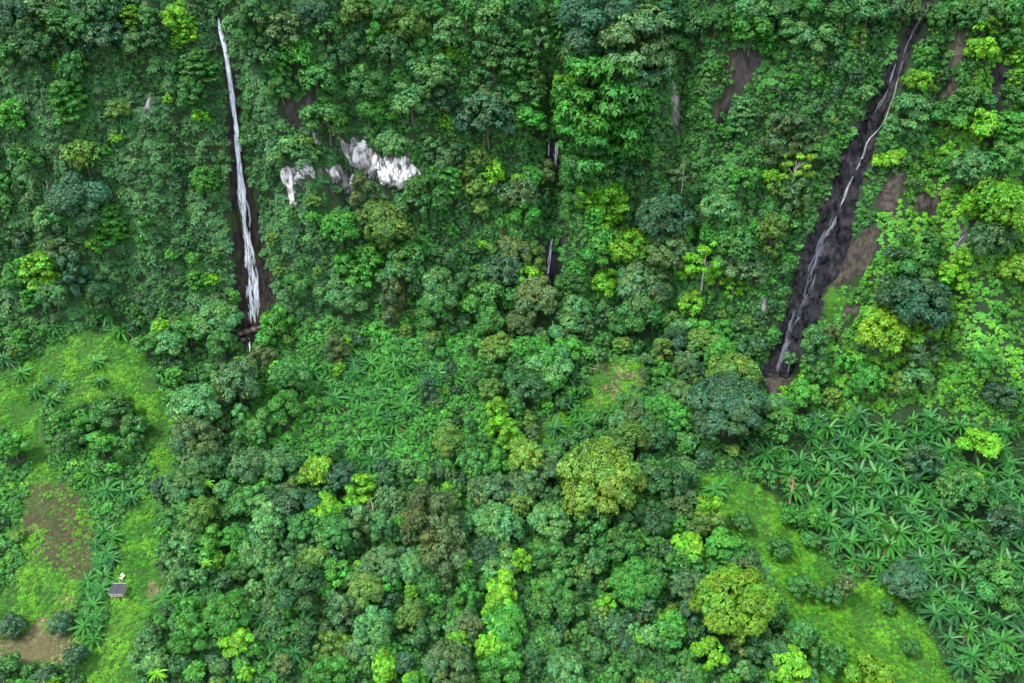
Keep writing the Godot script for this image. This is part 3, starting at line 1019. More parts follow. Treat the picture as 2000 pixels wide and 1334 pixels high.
	grow("lime", "t", 1031, 545, 25, "lime green layered tree just below left of the lower middle cascade")
	grow("gry", "c", 1471, 531, 25, "grey-green billowy tree right of the white-trunked lime tree")
	grow("yel", "d", 619, 921, 25, "yellow-green domed tree above left of the white snag")
	grow("lime", "d", 751, 1305, 25, "lime green domed tree near the bottom edge, below the brownish olive tree")
	grow("lime", "c", 1308, 1225, 25, "lime green billowy tree left of the huge yellow-green tree")
	grow("mid", "d", 1559, 1242, 25, "mid green domed tree above the bottom edge")
	grow("dk", "d", 225, 8, 24, "dark green domed tree near the top edge, left of the tall left waterfall")
	grow("blu", "d", 1150, 135, 24, "dusky blue-green domed tree above the huge layered tree")
	grow("dk", "c", 1052, 387, 24, "dark green billowy tree below the twin middle cascade")
	grow("oli", "c", 760, 466, 24, "olive green billowy tree below the white rock face")
	grow("dk", "c", 895, 299, 24, "dark green billowy tree below left of the blue-grey dome")
	grow("lime", "c", 1923, 48, 24, "lime green billowy tree above right of the tall narrow scar")
	grow("mid", "c", 1979, 80, 24, "mid green billowy tree near the upper right corner")
	grow("gry", "k", 1559, 388, 24, "grey-green slim tree above left of the long dark slab")
	grow("oli", "c", 1507, 445, 24, "olive green billowy tree left of the long dark slab")
	grow("mid", "c", 1545, 434, 24, "mid green billowy tree just above left of the long dark slab")
	grow("gry", "s", 1335, 336, 24, "grey-green open-crowned tree above right of the bright lime dome")
	grow("mid", "c", 294, 671, 24, "mid green billowy tree right of the pasture top")
	grow("brn", "c", 514, 699, 24, "brownish olive billowy tree below the tall left waterfall")
	grow("mid", "c", 266, 836, 24, "mid green billowy tree right of the pasture copse")
	grow("mid", "c", 140, 862, 24, "mid green billowy tree just left of the pasture copse")
	grow("mid", "c", 581, 556, 24, "mid green billowy tree above right of the tall left waterfall")
	grow("emr", "c", 682, 513, 24, "leftmost fresh green billowy tree below the white rock face")
	grow("oli", "k", 1045, 512, 24, "olive green slim tree just below left of the lower middle cascade")
	grow("mint", "c", 1332, 644, 24, "mint green billowy tree below the white-trunked lime tree")
	grow("dk", "c", 868, 503, 24, "dark green billowy tree below right of the white rock face")
	grow("dk", "c", 905, 548, 24, "dark green billowy tree left of the lower middle cascade")
	grow("emr", "c", 1415, 643, 24, "fresh green billowy tree left of the long dark slab")
	grow("gry", "d", 1342, 710, 24, "grey-green domed tree above left of the dark blue-green dome")
	grow("mint", "t", 1510, 801, 24, "mint green layered tree right of the dark blue-green dome")
	grow("mid", "c", 1601, 724, 24, "mid green billowy tree below right of the long dark slab")
	grow("mid", "c", 483, 1113, 24, "mid green billowy tree right of the small hut")
	grow("emr", "c", 661, 1120, 24, "fresh green billowy tree below left of the white snag")
	grow("blu", "d", 947, 1078, 24, "dusky blue-green domed tree below right of the brownish olive tree")
	grow("gry", "k", 702, 1025, 24, "grey-green slim tree just below left of the white snag")
	grow("emr", "c", 912, 1165, 24, "fresh green billowy tree below right of the brownish olive tree")
	grow("dk", "c", 828, 1235, 24, "dark green billowy tree above the bottom edge")
	grow("gry", "c", 1325, 994, 24, "leftmost grey-green billowy tree left of the grass clearing")
	grow("mid", "c", 1566, 1148, 24, "mid green billowy tree below the grass clearing")
	grow("oli", "d", 958, 758, 23, "olive green domed tree right of the central palms")
	grow("emr", "c", 542, 136, 22, "fresh green billowy tree below right of the tall left waterfall")
	grow("oli", "d", 688, 26, 22, "leftmost olive green domed tree near the top edge")
	grow("mid", "c", 846, 20, 22, "mid green billowy tree near the top edge, above left of the blue-grey dome")
	grow("oli", "k", 1049, 175, 22, "olive green slim tree above right of the blue-grey dome")
	grow("lime", "t", 1147, 381, 22, "lime green layered tree below right of the twin middle cascade")
	grow("oli", "c", 909, 333, 22, "olive green billowy tree below left of the blue-grey dome")
	grow("emr", "d", 1038, 343, 22, "fresh green domed tree just below left of the twin middle cascade")
	grow("mid", "c", 1835, 38, 22, "mid green billowy tree just above right of the long dark slab")
	grow("mid", "c", 1982, 187, 22, "uppermost mid green billowy tree near the right edge")
	grow("lime", "c", 1792, 158, 22, "lime green billowy tree just right of the long dark slab")
	grow("mid", "c", 1597, 297, 22, "mid green billowy tree above left of the long dark slab")
	grow("brn", "k", 658, 686, 22, "brownish olive slim tree above left of the central palms")
	grow("emr", "c", 168, 822, 22, "fresh green billowy tree just above left of the pasture copse")
	grow("mid", "c", 245, 872, 22, "mid green billowy tree just right of the pasture copse")
	grow("emr", "d", 1182, 461, 22, "fresh green domed tree just above left of the bright lime dome")
	grow("mint", "d", 1227, 535, 22, "mint green domed tree just below the bright lime dome")
	grow("mid", "c", 958, 723, 22, "mid green billowy tree right of the central palms")
	grow("mid", "c", 1007, 790, 22, "mid green billowy tree left of the straw clearing")
	grow("emr", "c", 1297, 731, 22, "fresh green billowy tree right of the straw clearing")
	grow("mid", "c", 1322, 759, 22, "mid green billowy tree left of the dark blue-green dome")
	grow("lime", "c", 1350, 591, 22, "lime green billowy tree below the white-trunked lime tree")
	grow("oli", "c", 1748, 749, 22, "olive green billowy tree below the huge blue-green dome")
	grow("mid", "c", 1832, 476, 22, "uppermost mid green billowy tree above the huge blue-green dome")
	grow("mint", "c", 290, 1246, 22, "mint green billowy tree below right of the small hut")
	grow("dk", "c", 1080, 983, 22, "dark green billowy tree below left of the yellow-olive tree")
	grow("mint", "c", 727, 1263, 22, "mint green billowy tree near the bottom edge, below left of the brownish olive tree")
	grow("oli", "c", 1133, 1120, 22, "olive green billowy tree below the yellow-olive tree")
	grow("gry", "c", 1273, 931, 22, "grey-green billowy tree right of the yellow-olive tree")
	grow("mid", "c", 1388, 1113, 22, "rightmost mid green billowy tree above left of the huge yellow-green tree")
	grow("blu", "k", 1345, 1201, 22, "dusky blue-green slim tree left of the huge yellow-green tree")
	grow("dk", "c", 1902, 1061, 22, "dark green billowy tree below right of the plantation")
	grow("mid", "c", 1909, 1127, 22, "mid green billowy tree left of the right edge")
	grow("dk", "c", 1625, 1158, 22, "dark green billowy tree below right of the grass clearing")
	grow("mid", "c", 1947, 1295, 22, "mid green billowy tree near the lower right corner")
	grow("mid", "c", 1524, 1071, 22, "mid green billowy tree just below left of the grass clearing")
	grow("lime", "c", 972, 801, 21, "lime green billowy tree left of the straw clearing")
	grow("lime", "c", 1342, 530, 21, "lime green billowy tree just left of the white-trunked lime tree")
	grow("lime", "c", 1014, 1095, 21, "lime green billowy tree right of the brownish olive tree")
	grow("lime", "t", 256, 32, 20, "leftmost lime green layered tree near the top edge")
	grow("mid", "c", 297, 35, 20, "mid green billowy tree near the top edge, left of the tall left waterfall")
	grow("oli", "d", 230, 215, 20, "olive green domed tree left of the tall left waterfall")
	grow("lime", "c", 875, 104, 20, "lime green billowy tree below the top edge")
	grow("emr", "t", 1165, 418, 20, "fresh green layered tree above left of the bright lime dome")
	grow("blu", "k", 702, 462, 20, "dusky blue-green slim tree wedged between two bright crowns below the white rock")
	grow("mint", "c", 846, 280, 20, "mint green billowy tree above right of the white rock face")
	grow("dk", "d", 1713, 63, 20, "dark green domed tree left of the long dark slab")
	grow("mid", "c", 1988, 415, 20, "mid green billowy tree near the right edge, above right of the huge blue-green dome")
	grow("mint", "c", 437, 741, 20, "mint green billowy tree below the tall left waterfall")
	grow("oli", "k", 1294, 693, 20, "olive green slim tree above right of the straw clearing")
	grow("mint", "d", 1212, 826, 20, "mint green domed tree below the straw clearing")
	grow("emr", "c", 1360, 637, 20, "fresh green billowy tree below the white-trunked lime tree")
	grow("emr", "d", 1391, 700, 20, "fresh green domed tree above the dark blue-green dome")
	grow("blu", "d", 1702, 672, 20, "dusky blue-green domed tree below left of the huge blue-green dome")
	grow("mid", "c", 1979, 784, 20, "mid green billowy tree near the right edge, above right of the plantation")
	grow("mint", "d", 441, 959, 20, "mint green domed tree right of the pasture copse")
	grow("blu", "d", 315, 952, 20, "dusky blue-green domed tree below right of the pasture copse")
	grow("gry", "d", 693, 1271, 20, "grey-green domed tree near the bottom edge")
	grow("blu", "d", 122, 1217, 20, "round blue-green shrub at the top corner of the straw coloured bare patch")
	grow("blu", "d", 147, 1281, 20, "round blue-green shrub below the straw coloured bare patch")
	grow("dk", "d", 909, 1025, 20, "dark green domed tree right of the brownish olive tree")
	grow("emr", "c", 762, 1141, 20, "fresh green billowy tree below left of the brownish olive tree")
	grow("mint", "d", 1164, 1095, 20, "mint green domed tree below the yellow-olive tree")
	grow("lime", "c", 1185, 1179, 20, "lime green billowy tree above the bottom edge")
	grow("mid", "c", 1500, 931, 20, "mid green billowy tree just above right of the grass clearing")
	grow("emr", "c", 1545, 1008, 20, "fresh green billowy tree just above the grass clearing")
	grow("emr", "c", 1590, 1011, 20, "fresh green billowy tree above right of the grass clearing")
	grow("lime", "t", 364, 58, 19, "rightmost lime green layered tree near the top edge")
	grow("oli", "d", 937, 308, 19, "olive green domed tree below the blue-grey dome")
	grow("emr", "d", 1126, 524, 19, "fresh green domed tree just below right of the lower middle cascade")
	grow("oli", "d", 1308, 625, 19, "olive green domed tree below left of the white-trunked lime tree")
	grow("lime", "d", 1007, 863, 19, "lime green domed tree above left of the yellow-olive tree")
	grow("blu", "d", 24, 1221, 19, "round blue-green shrub left of the straw coloured bare patch in the pasture")
	grow("blu", "d", 786, 1295, 19, "dusky blue-green domed tree near the bottom edge")
	grow("lime", "c", 965, 336, 18, "lime green billowy tree below the blue-grey dome")
	grow("mint", "c", 832, 411, 18, "mint green billowy tree below right of the white rock face")
	grow("emr", "t", 1496, 82, 18, "fresh green layered tree above right of the purple-brown scar")
	grow("mid", "c", 1748, 281, 18, "mid green billowy tree just below right of the long dark slab")
	grow("lime", "c", 1752, 304, 18, "lime green billowy tree below right of the long dark slab")
	grow("oli", "c", 1517, 368, 18, "olive green billowy tree above left of the long dark slab")
	grow("emr", "d", 1384, 458, 18, "fresh green domed tree just above the white-trunked lime tree")
	grow("emr", "t", 60, 580, 18, "fresh green layered tree near the left edge")
	grow("lime", "c", 217, 449, 18, "lime green billowy tree above the pasture top")
	grow("emr", "t", 385, 545, 18, "fresh green layered tree above left of the tall left waterfall")
	grow("lime", "c", 542, 723, 18, "lime green billowy tree below right of the tall left waterfall")
	grow("mint", "k", 469, 814, 18, "mint green slim tree below the tall left waterfall")
	grow("emr", "c", 120, 816, 18, "fresh green billowy tree above left of the pasture copse")
	grow("emr", "c", 514, 664, 18, "fresh green billowy tree below the tall left waterfall")
	grow("blu", "k", 839, 766, 18, "dusky blue-green slim tree right of the central palms")
	grow("lime", "s", 1432, 566, 18, "lime green open-crowned tree below right of the white-trunked lime tree")
	grow("emr", "c", 1650, 710, 18, "fresh green billowy tree right of the long dark slab")
	grow("lime", "c", 686, 983, 18, "lime green billowy tree just left of the white snag")
	grow("yel", "c", 673, 1262, 18, "yellow-green billowy tree near the bottom edge")
	grow("brn", "c", 867, 1137, 18, "brownish olive billowy tree below the brownish olive tree")
	grow("emr", "d", 1440, 1071, 18, "fresh green domed tree left of the grass clearing")
	grow("brn", "s", 1650, 1143, 18, "brownish olive open-crowned tree below right of the grass clearing")
	grow("mid", "d", 1779, 1263, 17, "mid green domed tree above right of the bottom edge")
	grow("yel", "c", 1902, 940, 17, "yellow-green billowy tree above right of the plantation")
	grow("emr", "c", 8, 352, 16, "little fresh green billowy tree above left of the pasture top")
	grow("oli", "d", 937, 400, 16, "little olive green domed tree above left of the lower middle cascade")
	grow("lime", "c", 182, 478, 16, "little lime green billowy tree above the pasture top")
	grow("lime", "c", 1881, 504, 16, "little lime green billowy tree above right of the huge blue-green dome")
	grow("lime", "c", 958, 1197, 16, "little lime green billowy tree above the bottom edge")
	grow("lime", "c", 392, 228, 15, "little lime green billowy tree below left of the tall left waterfall")
	grow("lime", "t", 1986, 150, 15, "little lime green layered tree right of the tall narrow scar, above the right edge")
	grow("lime", "d", 1503, 346, 15, "little lime green domed tree left of the long dark slab")
	grow("lime", "d", 315, 637, 15, "little lime green domed tree right of the pasture top")
	grow("lime", "c", 996, 587, 15, "little lime green billowy tree below left of the lower middle cascade")
	grow("oli", "c", 1026, 818, 15, "little olive green billowy tree left of the straw clearing")
	grow("oli", "d", 982, 1071, 15, "little olive green domed tree right of the brownish olive tree")
	grow("lime", "c", 807, 1155, 15, "little lime green billowy tree below the brownish olive tree")
	grow("lime", "d", 807, 1328, 15, "little lime green domed tree below the brownish olive tree")
	grow("mid", "d", 1450, 1019, 15, "little mid green domed tree just below the grass clearing")
	grow("emr", "k", 655, 50, 14, "little fresh green slim tree near the top edge, right of the tall left waterfall")
	grow("emr", "k", 1087, 63, 14, "little fresh green slim tree near the top edge, above left of the huge layered tree")
	grow("blu", "d", 1077, 207, 14, "little dusky blue-green domed tree above the twin middle cascade")
	grow("lime", "d", 1014, 353, 14, "little lime green domed tree below left of the twin middle cascade")
	grow("lime", "c", 874, 240, 14, "little lime green billowy tree left of the blue-grey dome")
	grow("oli", "c", 1601, 122, 14, "little olive green billowy tree left of the long dark slab")
	grow("lime", "t", 1990, 107, 14, "little lime green layered tree right of the tall narrow scar, below the upper right corner")
	grow("oli", "d", 469, 709, 14, "little olive green domed tree below the tall left waterfall")
	grow("dk", "c", 1118, 738, 14, "little dark green billowy tree left of the straw clearing")
	grow("mint", "s", 1545, 700, 14, "small pale mint tree with a bare stem on the foot of the dark slab")
	grow("lime", "c", 1881, 563, 14, "little lime green billowy tree right of the huge blue-green dome")
	grow("dk", "d", 588, 917, 14, "little dark green domed tree above left of the white snag")
	grow("lime", "t", 423, 1092, 14, "little lime green layered tree right of the small hut")
	grow("mid", "d", 1734, 1183, 14, "little mid green domed tree above the bottom edge")
	grow("mid", "d", 1580, 1053, 14, "little mid green domed tree just right of the grass clearing")
	grow("oli", "k", 1681, 75, 13, "little olive green slim tree near the top edge")
	grow("lime", "d", 891, 357, 12, "little lime green domed tree right of the white rock face")
	grow("lime", "c", 661, 720, 12, "little lime green billowy tree above left of the central palms")
	grow("lime", "k", 676, 674, 12, "little lime green slim tree above left of the central palms")
	grow("mint", "s", 1168, 693, 12, "little mint green open-crowned tree above left of the straw clearing")
	grow("lime", "c", 1709, 700, 12, "little lime green billowy tree below left of the huge blue-green dome")
	grow("lime", "c", 465, 898, 12, "little lime green billowy tree left of the white snag")
	grow("lime", "c", 874, 952, 12, "little lime green billowy tree above the brownish olive tree")
	grow("lime", "t", 342, 82, 11, "little lime green layered tree left of the tall left waterfall")
	grow("lime", "c", 112, 128, 10, "little lime green billowy tree above right of the left edge")
	grow("lime", "d", 225, 271, 10, "little lime green domed tree left of the tall left waterfall")
	pass


# ---------------------------------------------------------------- palms
func frond_mesh(variant: int) -> ArrayMesh:
	# a feathered blade one unit long that rises and then bows; leaflets stand off both sides of a pale rib
	var key := "frond%d" % variant
	if crowns.has(key):
		return crowns[key]
	rng.seed = 500 + variant
	var g := Leaves.new()
	var bow: float = [0.12, 0.3, 0.48][variant]
	var steps := 9
	var path := []
	for i in steps + 1:
		var t := float(i) / steps
		path.append(Vector3(0, t * 0.22 - t * t * (0.22 + bow), -t * (1.0 - 0.12 * bow)))
	var rib := Color(0.9, 1.0, 0.7)
	for i in steps:
		var a: Vector3 = path[i]
		var b: Vector3 = path[i + 1]
		var t := (i + 0.5) / steps
		var w := 0.104 * pow(sin(PI * clampf(t * 0.92 + 0.08, 0.0, 1.0)), 0.6)
		for s in [-1.0, 1.0]:
			var tone := rng.randf_range(0.55, 0.85)
			var col := Color(tone, tone, tone)
			var k := g.v.size()
			var off := Vector3(s * w, -w * 0.38, -0.05) * rng.randf_range(0.85, 1.12)
			var nrm := Vector3(s * 0.4, 0.9, 0).normalized()
			g.v.append(a)
			g.v.append(b)
			g.v.append(b + off * 0.95 + (b - a) * 0.25)
			g.v.append(a + off + (b - a) * 0.55)
			for q in 4:
				g.n.append(nrm)
				g.c.append(col)
			if s > 0:
				g.idx.append_array([k, k + 1, k + 2, k, k + 2, k + 3])
			else:
				g.idx.append_array([k, k + 2, k + 1, k, k + 3, k + 2])
		if i < 7:
			var k2 := g.v.size()
			var e := 0.011
			g.v.append_array([a + Vector3(-e, 0.004, 0), a + Vector3(e, 0.004, 0), b + Vector3(e, 0.004, 0), b + Vector3(-e, 0.004, 0)])
			for q in 4:
				g.n.append(Vector3.UP)
				g.c.append(rib)
			g.idx.append_array([k2, k2 + 2, k2 + 1, k2, k2 + 3, k2 + 2])
	crowns[key] = arrays(g.v, g.n, g.c, g.idx)
	return crowns[key]


var palm_models: Array = []


func make_palm(variant: int, fern := false) -> Node3D:
	rng.seed = 40 + variant
	var o := Node3D.new()
	o.name = "oil_palm"
	var g := Leaves.new()
	var brown := Color(1, 1, 1)
	for i in 5:
		tube(g, Vector3(0, -0.15 + i * 0.12, 0), Vector3(0, -0.03 + i * 0.12, 0), 0.085, 0.07, 8, brown)
	mesh_node("trunk", arrays(g.v, g.n, g.c, g.idx), plain("palm_bark", Color(0.13, 0.10, 0.07)), o)
	var count := 20 + variant * 2
	var tones := [Color(0.022, 0.108, 0.024), Color(0.032, 0.138, 0.022), Color(0.022, 0.094, 0.030)]
	for i in count:
		var t := float(i) / count
		var a := i * 2.39996 + rng.randf_range(-0.2, 0.2)
		var lift := lerpf(1.15, -0.2, pow(t, 0.7)) + rng.randf_range(-0.2, 0.2)
		var young := t < 0.12
		var kind: int = 0 if t < 0.2 else 1 if t < 0.6 else 2
		var col: Color = Color(0.035, 0.15, 0.028) if young else tones[variant % 3]
		var mk := "palm_young" if young else "palm_leaf_%d" % (variant % 3)
		if fern:
			mk = "fern_leaf"
			col = Color(0.085, 0.26, 0.014)
			lift = lerpf(0.7, 0.0, t) + rng.randf_range(-0.1, 0.1)
		var old := not fern and t > 0.9 and variant % 2 == 0
		if old:
			mk = "palm_dry"
			col = Color(0.07, 0.065, 0.03)
		var f := mesh_node("frond", frond_mesh(kind), leafy(mk, col * leaf_gain, 0.38), o)
		f.position = Vector3(0, 0.46, 0)
		var s := rng.randf_range(0.72, 1.15) * (0.75 if young else 1.0)
		f.basis = Basis(Vector3.UP, a) * Basis(Vector3.RIGHT, lift - 0.2) * Basis.from_scale(Vector3(s * 1.15, s, s))
	return o


func palm_at(zone: String, px: float, py: float, rpx: float, label: String) -> void:
	var m := 0.17
	var g := Vector3.ZERO
	for k in 2:
		g = ground(px, py, rpx * m * 0.5)
		m = metres(g)
	var h := int(px * 3.0 + py * 5.0)
	var p := place_palm(g, rpx * m * 1.12, h, label)
	if zone == "strip":
		p.set_meta("group", "palms in the strip through the pasture")
	elif zone == "pasture":
		p.set_meta("group", "young palms in the pasture")


func tall_palm(called: String, px: float, py: float, stem: float, size: float, fern: bool, label: String) -> void:
	var g := ground(px, py, stem)
	var p := make_palm(2 if fern else 1, fern)
	p.name = numbered(called)
	add_child(p)
	p.position = g
	p.scale = Vector3.ONE * size
	for c in p.get_children():
		if c.name == "trunk":
			c.scale = Vector3(0.7, stem / size / 0.5, 0.7)
		else:
			c.position.y = stem / size
	tag(p, label, "tree fern" if fern else "palm")


func place_palm(g: Vector3, size: float, h: int, label: String) -> Node3D:
	var model: Node3D = palm_models[h % palm_models.size()]
	var p: Node3D = model.duplicate()
	p.name = numbered("oil_palm")
	add_child(p)
	p.position = g
	p.rotation = Vector3(0.09 * float(h % 5 - 2), h % 13, 0.09 * float((h / 5) % 5 - 2))
	p.scale = Vector3.ONE * size
	tag(p, label, "palm")
	tree_spots.append(Vector3(g.x, -g.z, size * 0.7))
	return p


func build_palms() -> void:
	for i in 5:
		palm_models.append(make_palm(i))
	palm_at("strip", 210, 955, 26, "rightmost spiky green palm below the pasture copse")
	palm_at("strip", 241, 961, 24, "leftmost spiky green palm below right of the pasture copse")
	palm_at("strip", 259, 973, 20, "rightmost spiky green palm below right of the pasture copse")
	palm_at("strip", 206, 1038, 24, "uppermost spiky green palm above the left palm strip")
	palm_at("strip", 217, 1050, 22, "lowest spiky green palm above the left palm strip")
	palm_at("strip", 189, 1064, 20, "spiky green palm just above the left palm strip, right of the brown bare patch")
	palm_at("strip", 210, 1077, 22, "spiky green palm just above the left palm strip, above the small hut")
	palm_at("strip", 219, 1092, 20, "spiky green palm just above right of the left palm strip")
	palm_at("strip", 196, 1099, 22, "spiky green palm just above the left palm strip, above left of the small hut")
	palm_at("strip", 203, 1127, 24, "spiky green palm just above left of the small hut")
	palm_at("strip", 175, 1133, 24, "uppermost spiky green palm just below left of the left palm strip")
	palm_at("strip", 200, 1148, 27, "spiky green palm just below the left palm strip")
	palm_at("strip", 175, 1155, 24, "lowest spiky green palm just below left of the left palm strip")
	palm_at("strip", 182, 1183, 26, "uppermost spiky green palm just below left of the small hut")
	palm_at("strip", 163, 1204, 22, "spiky green palm below left of the small hut, below the left palm strip")
	palm_at("strip", 186, 1204, 24, "lowest spiky green palm just below left of the small hut")
	palm_at("strip", 168, 1221, 26, "leftmost spiky green palm below left of the small hut")
	palm_at("strip", 185, 1232, 22, "rightmost spiky green palm below left of the small hut")
	palm_at("strip", 182, 1249, 22, "spiky green palm right of the straw bare patch")
	palm_at("strip", 178, 926, 22, "leftmost spiky green palm below the pasture copse")
	palm_at("mid", 318, 1165, 24, "leftmost spiky green palm right of the small hut")
	palm_at("mid", 325, 1186, 24, "spiky green palm right of the small hut, below right of the left palm strip")
	palm_at("mid", 360, 1169, 26, "rightmost spiky green palm right of the small hut")
	palm_at("mid", 518, 1176, 22, "leftmost spiky green palm above the bottom edge")
	palm_at("mid", 511, 1207, 22, "spiky green palm above the bottom edge, right of the small hut")
	palm_at("mid", 591, 1217, 28, "rightmost spiky green palm above the bottom edge")
	palm_at("mid", 546, 1263, 24, "leftmost spiky green palm near the bottom edge")
	palm_at("mid", 525, 1255, 22, "spiky green palm near the bottom edge, right of the small hut")
	palm_at("mid", 574, 1273, 26, "rightmost spiky green palm near the bottom edge")
	palm_at("mid", 556, 1284, 24, "middle spiky green palm near the bottom edge")
	palm_at("pasture", 187, 706, 22, "low dark palm just below the pasture top")
	palm_at("pasture", 42, 728, 22, "rightmost low dark palm near the left edge")
	palm_at("pasture", 70, 763, 22, "low dark palm near the left edge, below left of the pasture top")
	palm_at("pasture", 101, 780, 20, "low dark palm above left of the pasture copse")
	palm_at("pasture", 124, 756, 18, "low dark palm below left of the pasture top, above left of the pasture copse")
	palm_at("pasture", 238, 646, 24, "low dark palm just above right of the pasture top")
	palm_at("pasture", 199, 745, 18, "low dark palm below the pasture top")
	palm_at("pasture", 94, 744, 14, "low dark palm below left of the pasture top, right of the left edge")
	palm_at("pasture", 87, 646, 20, "low dark palm left of the pasture top")
	palm_at("pasture", 105, 640, 20, "low dark palm above left of the pasture top")
	palm_at("pasture", 210, 612, 24, "low dark palm above right of the pasture top")
	palm_at("pasture", 9, 700, 22, "leftmost low dark palm near the left edge")
	palm_at("clearing", 1115, 786, 24, "uppermost spiky green palm below left of the straw clearing")
	palm_at("clearing", 1128, 806, 24, "middle spiky green palm below left of the straw clearing")
	palm_at("clearing", 1140, 823, 24, "lowest spiky green palm below left of the straw clearing")
	palm_at("clearing", 1084, 836, 22, "spiky green palm above left of the yellow-olive tree")
	palm_at("clearing", 1122, 762, 20, "spiky green palm left of the straw clearing")
	palm_at("single", 1398, 955, 26, "spiky green palm just left of the grass clearing")
	palm_at("single", 1360, 864, 24, "leftmost spiky green palm below left of the dark blue-green dome")
	palm_at("single", 1377, 868, 22, "rightmost spiky green palm below left of the dark blue-green dome")
	palm_at("single", 888, 738, 20, "spiky green palm right of the central palms")
	palm_at("single", 1290, 960, 28, "spiky green palm right of the yellow-olive tree")
	# the planted rows: each row runs across the slope, its palms set off from those of the row below
	rows("lower right plantation", 1476.0, 2060.0, 800.0, 1345.0, 4.9, "palms of the lower right plantation")
	rows("small central plantation", 590.0, 868.0, 670.0, 915.0, 4.5, "palms of the small central plantation")
	for m in palm_models:
		m.free()
	tall_palm("tree_fern", 940, 475, 5.0, 2.9, true, "bright lime tree fern in the dark forest left of the lower middle cascade")
	tall_palm("tree_fern", 404, 942, 7.0, 2.4, true, "bright lime tree fern in the canopy right of the copse and clearing")
	tall_palm("tree_fern", 305, 1313, 5.0, 3.0, true, "large bright lime tree fern close to the bottom edge")
	tall_palm("tree_fern", 402, 1098, 6.0, 1.9, true, "small lime tree fern amid canopy right of the hut")
	tall_palm("tall_palm", 909, 16, 11.0, 4.6, false, "tall slender palm at the top edge, above the blue-grey dome")
	tall_palm("tall_palm", 1105, 28, 11.0, 4.2, false, "tall slender palm at the top edge, above the huge layered tree")
	tall_palm("tall_palm", 825, 471, 5.0, 4.0, false, "grey-green palm in the forest below the white rock, right of an olive dome")


func rows(where: String, left: float, right: float, top: float, bottom: float, gap: float, group: String) -> void:
	var words := ["first", "second", "third", "fourth", "fifth", "sixth", "seventh", "eighth", "ninth", "tenth", "eleventh", "twelfth", "thirteenth", "fourteenth", "fifteenth", "sixteenth", "seventeenth", "eighteenth", "nineteenth", "twentieth", "twenty-first", "twenty-second", "twenty-third", "twenty-fourth", "twenty-fifth", "twenty-sixth", "twenty-seventh", "twenty-eighth", "twenty-ninth", "thirtieth"]
	rng.seed = 321 + int(left)
	var a := ground(left, bottom)
	var b := ground(right, top)
	var d_lo := D0 + 60.0
	var d_hi := 300.0
	var found := []
	var d := d_hi
	while d > d_lo:
		var line := []
		var x := -200.0 + (gap * 0.5 if found.size() % 2 else 0.0)
		while x < 220.0:
			var jx := x + rng.randf_range(-2.2, 2.2)
			var jd := d + rng.randf_range(-1.9, 1.9)
			var skip := rng.randf() < (0.04 if gap > 4.8 else 0.3)
			var size := rng.randf_range(3.3, 5.9) * gap / 5.2
			x += gap
			if skip or mask_at(jx, jd) != PLANTATION:
				continue
			var g := Vector3(jx, land(jx, jd), -jd)
			var p := pixel(g + Vector3(0, 2, 0))
			if p.x < left - 10.0 or p.x > minf(right, 2030.0) or p.y < top - 30.0 or p.y > minf(bottom, 1350.0):
				continue
			var blocked := false
			for t in tree_spots:
				if Vector2(t.x - jx, t.y - jd).length() < maxf(2.2, t.z * 0.75):
					blocked = true
			if not blocked:
				line.append([g, size])
		if line.size():
			found.append(line)
		d -= gap * 0.95
	for r in found.size():
		for i in found[r].size():
			var g: Vector3 = found[r][i][0]
			var p := place_palm(g, found[r][i][1], int(absf(g.x) * 31.0 + absf(g.z) * 17.0), "oil palm %s from left in the %s row down of the %s" % [words[mini(i, 29)], words[mini(r, 29)], where])
			p.set_meta("group", group)


